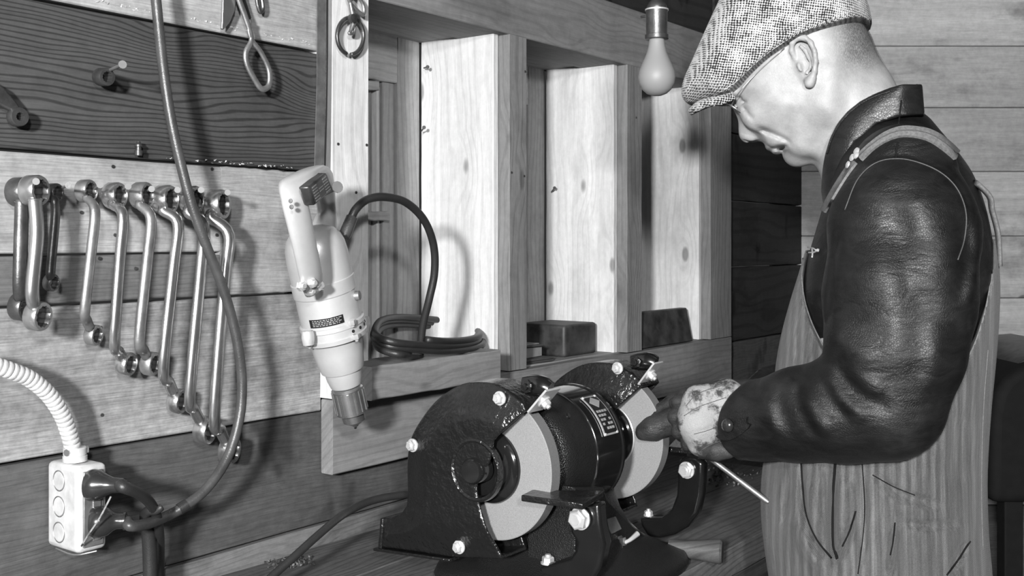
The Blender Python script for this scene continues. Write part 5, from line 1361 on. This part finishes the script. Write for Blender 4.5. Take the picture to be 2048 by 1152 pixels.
# legs of the overalls and boots
LG = Vol((lp(1560, 0)[0]-.03, Y0-.24, -1.33), (lp(1990, 0)[0]+.03, Y0+.24, zl(1195)), .008)
for s in (-1, 1):
    xh = lp(1765, 1150)[0]
    LG.chain([(xh+.02, Y0+s*.085, -.44), (xh, Y0+s*.095, -.62), (xh-.03, Y0+s*.10, -.86), (xh+.005, Y0+s*.10, -1.08), (xh+.01, Y0+s*.10, -1.235)], [.150, .112, .088, .083, .085], .03, sy=1.35)
for i in range(5): LG.F -= 0
z_ = LG.ax[2][None, None, :]; LG.F = np.maximum(LG.F, np.broadcast_to(-1.262-z_, LG.F.shape)); LG.F = LG.F.astype(np.float32)
a_, b_ = LG.mesh(); vobj('overall_legs', a_, b_, M['denim'], man, man_base, 1)
for s in (-1, 1):
    B = Vol((lp(1765, 0)[0]-.24, Y0+s*.10-.07, -1.335), (lp(1765, 0)[0]+.13, Y0+s*.10+.07, -1.15), .006)
    xh = lp(1765, 1150)[0]
    B.chain([(xh+.02, Y0+s*.10, -1.16), (xh+.02, Y0+s*.10, -1.27)], [.045, .045], .02)
    B.chain([(xh+.04, Y0+s*.10, -1.288), (xh-.08, Y0+s*.10, -1.290), (xh-.16, Y0+s*.10, -1.294)], [.042, .044, .040], .03)
    zz_ = B.ax[2][None, None, :]; B.F = np.maximum(B.F, np.broadcast_to(-1.3295-zz_, B.F.shape)).astype(np.float32)
    a_, b_ = B.mesh(); vobj('boot', a_, b_, M['leather'], man, man_base, 1)
# ---- straps, seams, painted crease shade, buttons, clasp laid on the clothes
jbv = bvh_of([jacket, collar]); obv = bvh_of([ov]); abv = bvh_of([jacket, collar, ov])
ribbon(abv, [(1716, 312), (1742, 288), (1770, 268), (1800, 257), (1830, 257), (1862, 264), (1896, 285), (1930, 320), (1950, 350), (1960, 372)], [(1724, 324), (1750, 299), (1776, 283), (1802, 275), (1830, 276), (1858, 284), (1888, 304), (1920, 333), (1940, 357), (1956, 382)], 'shoulder_strap', M['denim_trim'], man, .0035, .002)
p0 = hit(abv, 1948, 366, .002)[0]
if p0:
    b1 = [EYE+eX*q[0]+eD*q[1]+UP*q[2] for q in (lp(1984, 420, D0-.065), lp(1996, 470, D0-.055), lp(1999, 530, D0-.050))]
    MB().add(*stube([p0, p0.lerp(b1[0], .5)+eX*.006]+b1, .0035, 5, seg=10, flat=5.0, ref=eD)).build('shoulder_strap', M['denim_trim'], man, smooth=True)
seam(abv, [(1718, 318), (1745, 293), (1773, 275), (1801, 266), (1830, 266), (1861, 274), (1893, 295), (1925, 327), (1945, 354)], .0007, 'strap_stitching', M['seam'], man, .004)
ribbon(abv, [(1708, 318), (1690, 342), (1672, 370), (1655, 400), (1640, 428), (1628, 455), (1618, 482), (1608, 505)], [(1716, 326), (1698, 350), (1680, 378), (1663, 407), (1648, 434), (1636, 460), (1626, 486), (1614, 508)], 'bib_strap', M['denim_trim'], man, .003, .002)
seam(abv, [(1690, 420), (1715, 360), (1752, 326), (1800, 318), (1850, 330), (1890, 352), (1918, 385), (1932, 430), (1928, 480), (1915, 520)], .0008, 'armhole_piping', M['seam'], man, .0004)
seam(abv, [(1803, 200), (1800, 225), (1796, 258)], .0012, 'shoulder_seam', M['seam_crease_shade'], man, .0)
seam(abv, [(1796, 285), (1793, 300), (1792, 318)], .0012, 'shoulder_seam', M['seam_crease_shade'], man, .0)
seam(obv, [(1607, 506), (1604, 560), (1609, 602), (1624, 648), (1647, 694), (1668, 728)], .0012, 'armhole_hem', M['denim_trim'], man, .0002)
seam(obv, [(1868, 800), (1903, 764), (1933, 722), (1955, 674), (1973, 612), (1985, 548)], .0013, 'armhole_hem', M['denim_trim'], man, .0002)
seam(obv, [(1976, 700), (1968, 800), (1964, 900), (1963, 1000), (1966, 1100)], .0007, 'side_seam', M['denim_trim'], man, .0)
seam(obv, [(1724, 922), (1729, 1000), (1727, 1060), (1716, 1148)], .0008, 'side_seam', M['seam_crease_shade'], man, .0)
seam(obv, [(1671, 924), (1668, 980), (1666, 1040), (1667, 1085), (1675, 1118)], .0019, 'opening_crease_shade', M['seam_crease_shade'], man, .0006)  # dark tube stands in for the shade inside the hip opening
seam(obv, [(1603, 926), (1607, 980), (1614, 1030), (1633, 1076), (1662, 1116)], .0013, 'opening_crease_shade', M['seam_crease_shade'], man, .0006)  # crease only: dark tube painted in as its shade
seam(obv, [(1711, 1022), (1700, 1058), (1684, 1092)], .0012, 'opening_crease_shade', M['seam_crease_shade'], man, .0006)  # dark tube for the shade along this fold
seam(obv, [(1790, 1045), (1786, 1080), (1780, 1110)], .0010, 'crease_shade', M['seam_crease_shade'], man, .0004)  # this and the next two lines paint shade into cloth creases
seam(obv, [(1745, 950), (1785, 972), (1830, 990)], .0007, 'crease_shade', M['seam_crease_shade'], man, .0002)
seam(obv, [(1940, 1082), (1920, 1115), (1893, 1150)], .0012, 'crease_shade', M['seam_crease_shade'], man, .0004)
# cuff tab with button
ribbon(jbv, [(1437, 800), (1434, 830), (1434, 855), (1440, 874), (1460, 878), (1480, 870), (1500, 855)], [(1502, 795), (1500, 812), (1498, 826), (1497, 836), (1496, 842), (1498, 846), (1504, 849)], 'cuff_tab', M['leather'], man, .0045, .0035, k=6)
p, nn = hit(jbv, 1461, 850, .005)
if p: MB().add(*lathe([(-.001, .0085), (.002, .0085), (.0045, .0070), (.006, .0040), (.0064, .001)], p, nn, 24)).build('cuff_button', M['bakelite'], man, smooth=True)
# buckle on the strap, clasp on the bib
for x, y in ((1720, 306), (1712, 318), (1704, 332), (1719, 314)):
    p, nn = hit(abv, x, y, .005)
    if p: MB().add(*lathe([(0, .0048), (.0015, .0045), (.0025, .002)], p, nn, 12)).build('strap_buckle', M['bolt'], man)
def wire(pts, r, name, mat, bv=abv, off=.004):
    q = [hit(bv, x, y, off)[0] for x, y in pts]
    q = [a for a in q if a is not None]
    if len(q) > 1: return MB().add(*stube(q, r, 4, seg=8)).build(name, M[mat], man, smooth=True)
wire([(1613, 497), (1622, 496), (1632, 498), (1638, 502)], .0011, 'bib_clasp', 'bolt')
wire([(1613, 505), (1624, 507), (1634, 506), (1642, 502)], .0011, 'bib_clasp', 'bolt')
wire([(1630, 498), (1631, 508), (1630, 517)], .0012, 'bib_clasp', 'bolt')
p, nn = hit(abv, 1641, 502, .003)
if p: MB().add(*lathe([(0, .0024), (.002, .0022), (.003, .001)], p, nn, 10)).build('bib_stud', M['bolt'], man)
# ---- gloves
DG = 1.385
G = Vol((lp(1330, 0, DG)[0]-.02, DG-.07, zl(960, DG)), (lp(1490, 0, DG)[0]+.02, DG+.10, zl(740, DG)), .0022)
G.chain([lp(1470, 846, DG+.02), lp(1440, 842, DG+.015), lp(1412, 838, DG+.012)], [r_(52, DG), r_(52, DG), r_(50, DG)], .012, sy=1.35)
G.chain([lp(1396, 802, DG+.0), lp(1396, 845, DG-.004), lp(1404, 886, DG+.002)], [r_(30, DG), r_(36, DG), r_(28, DG)], .016)
G.chain([lp(1400, 800, DG+.0), lp(1450, 800, DG+.015)], [r_(26, DG), r_(44, DG)], .012)
G.chain([lp(1408, 885, DG+.004), lp(1440, 900, DG+.01)], [r_(20, DG), r_(18, DG)], .012)
for pts, a, s in (([(1370, 830), (1400, 815), (1440, 802), (1460, 795)], -.0016, .0016), ([(1385, 868), (1410, 862), (1440, 852)], -.0014, .0015), ([(1408, 905), (1440, 893), (1462, 882)], -.0016, .002), ([(1378, 880), (1395, 900), (1412, 912)], .0018, .004)):
    G.fold(pts, a, s, DG-.04)
a_, b_ = G.mesh(); gl1 = vobj('glove', a_, b_, M['canvas'], man, man_base, 1); tag(gl1, 'pale stained canvas back of the near glove')
GF = Vol((lp(1310, 0, DG)[0]-.03, DG-.06, zl(970, DG)), (lp(1490, 0, DG)[0]+.02, DG+.16, zl(730, DG)), .0022)
for i, (y0_, y1_, y2_, x1_, rr) in enumerate(((800, 806, 812, 1362, 15.5), (826, 834, 842, 1355, 16), (853, 862, 870, 1362, 15.5), (880, 888, 893, 1380, 14.5))):
    GF.chain([lp(1384+i*3, y0_, DG+.006), lp(x1_-4, y1_, DG+.010), lp(x1_+3, y2_, DG+.036), lp(x1_+26, y2_+4, DG+.056)], [r_(rr+1, DG), r_(rr, DG), r_(rr-1, DG), r_(rr-2, DG)], .003)
GF.chain([lp(1456, 898, DG+.004), lp(1430, 902, DG+.0), lp(1405, 905, DG+.006)], [r_(19, DG), r_(19, DG), r_(14, DG)], .006)
GF.chain([lp(1432, 800, DG+.03), lp(1400, 786, DG+.045), lp(1372, 792, DG+.062), lp(1350, 806, DG+.07)], [r_(19, DG), r_(17, DG), r_(16, DG), r_(13.5, DG)], .005)
a_, b_ = GF.mesh(); gl2 = vobj('glove_fingers', a_, b_, M['glove_leather'], man, man_base, 1); tag(gl2, 'dark leather fingers of the near glove curled round the tool')
D2 = 1.465
RG = Vol((lp(1240, 0, D2)[0]-.03, D2-.07, zl(900, D2)), (lp(1560, 0, D2)[0]+.02, D2+.10, zl(720, D2)), .0024)
RG.chain([lp(1500, 788, D2+.03), lp(1450, 795, D2+.02), lp(1405, 800, D2+.01)], [r_(30, D2), r_(33, D2), r_(30, D2)], .012)
for pts, rs in (([(1405, 806, .0), (1378, 822, -.004), (1345, 842, -.006), (1305, 858, -.010), (1290, 864, -.010)], [22, 23, 26, 25, 20]),
                ([(1408, 790, .012), (1375, 796, .014), (1345, 808, .010), (1318, 824, .004)], [20, 19, 18, 16]),
                ([(1412, 786, .03), (1385, 790, .045), (1368, 815, .05), (1380, 838, .045)], [18, 17, 16, 14]),
                ([(1420, 790, .045), (1396, 800, .06), (1384, 822, .062), (1396, 842, .055)], [17, 16, 15, 13]),
                ([(1440, 815, .0), (1405, 832, -.01), (1375, 850, -.008)], [18, 17, 15])):
    RG.chain([lp(x, y, D2+d) for x, y, d in pts], [r_(q, D2) for q in rs], .004)
for pts, a in (([(1338, 815), (1345, 835), (1342, 862)], -.0015), ([(1362, 805), (1368, 828), (1364, 850)], -.0015), ([(1310, 830), (1316, 850), (1314, 872)], -.001)):
    RG.fold(pts, a, .003, D2)
a_, b_ = RG.mesh(); gl3 = vobj('glove', a_, b_, M['glove_leather'], man, man_base, 1); tag(gl3, 'dark leather far glove with fingers laid on the stone')
gbv = bvh_of([gl1])
for pts in ([(1368, 832), (1395, 815), (1425, 804), (1452, 795)], [(1388, 868), (1412, 862), (1438, 852)], [(1400, 902), (1420, 890), (1446, 880), (1462, 872)], [(1372, 812), (1392, 790), (1420, 778), (1450, 770)]):
    seam(gbv, pts, .0005, 'glove_seam', M['seam'], man, .0)
# tool held in the hands
tA, tB = P(1322, 842, 1.478), P(1532, 1001, 1.40)
dv = (tB-tA).normalized()
held = MB().add(*lathe([(0, .0012), (.008, .0030), (.012, .0036), ((tB-tA).length, .0036), ((tB-tA).length+.004, .0025)], tA, dv, 14)).build('chisel_rod', M['dull_steel']); held.name = 'chisel'
tag(held, 'slim bright steel rod held in the gloves against the stone', 'chisel')
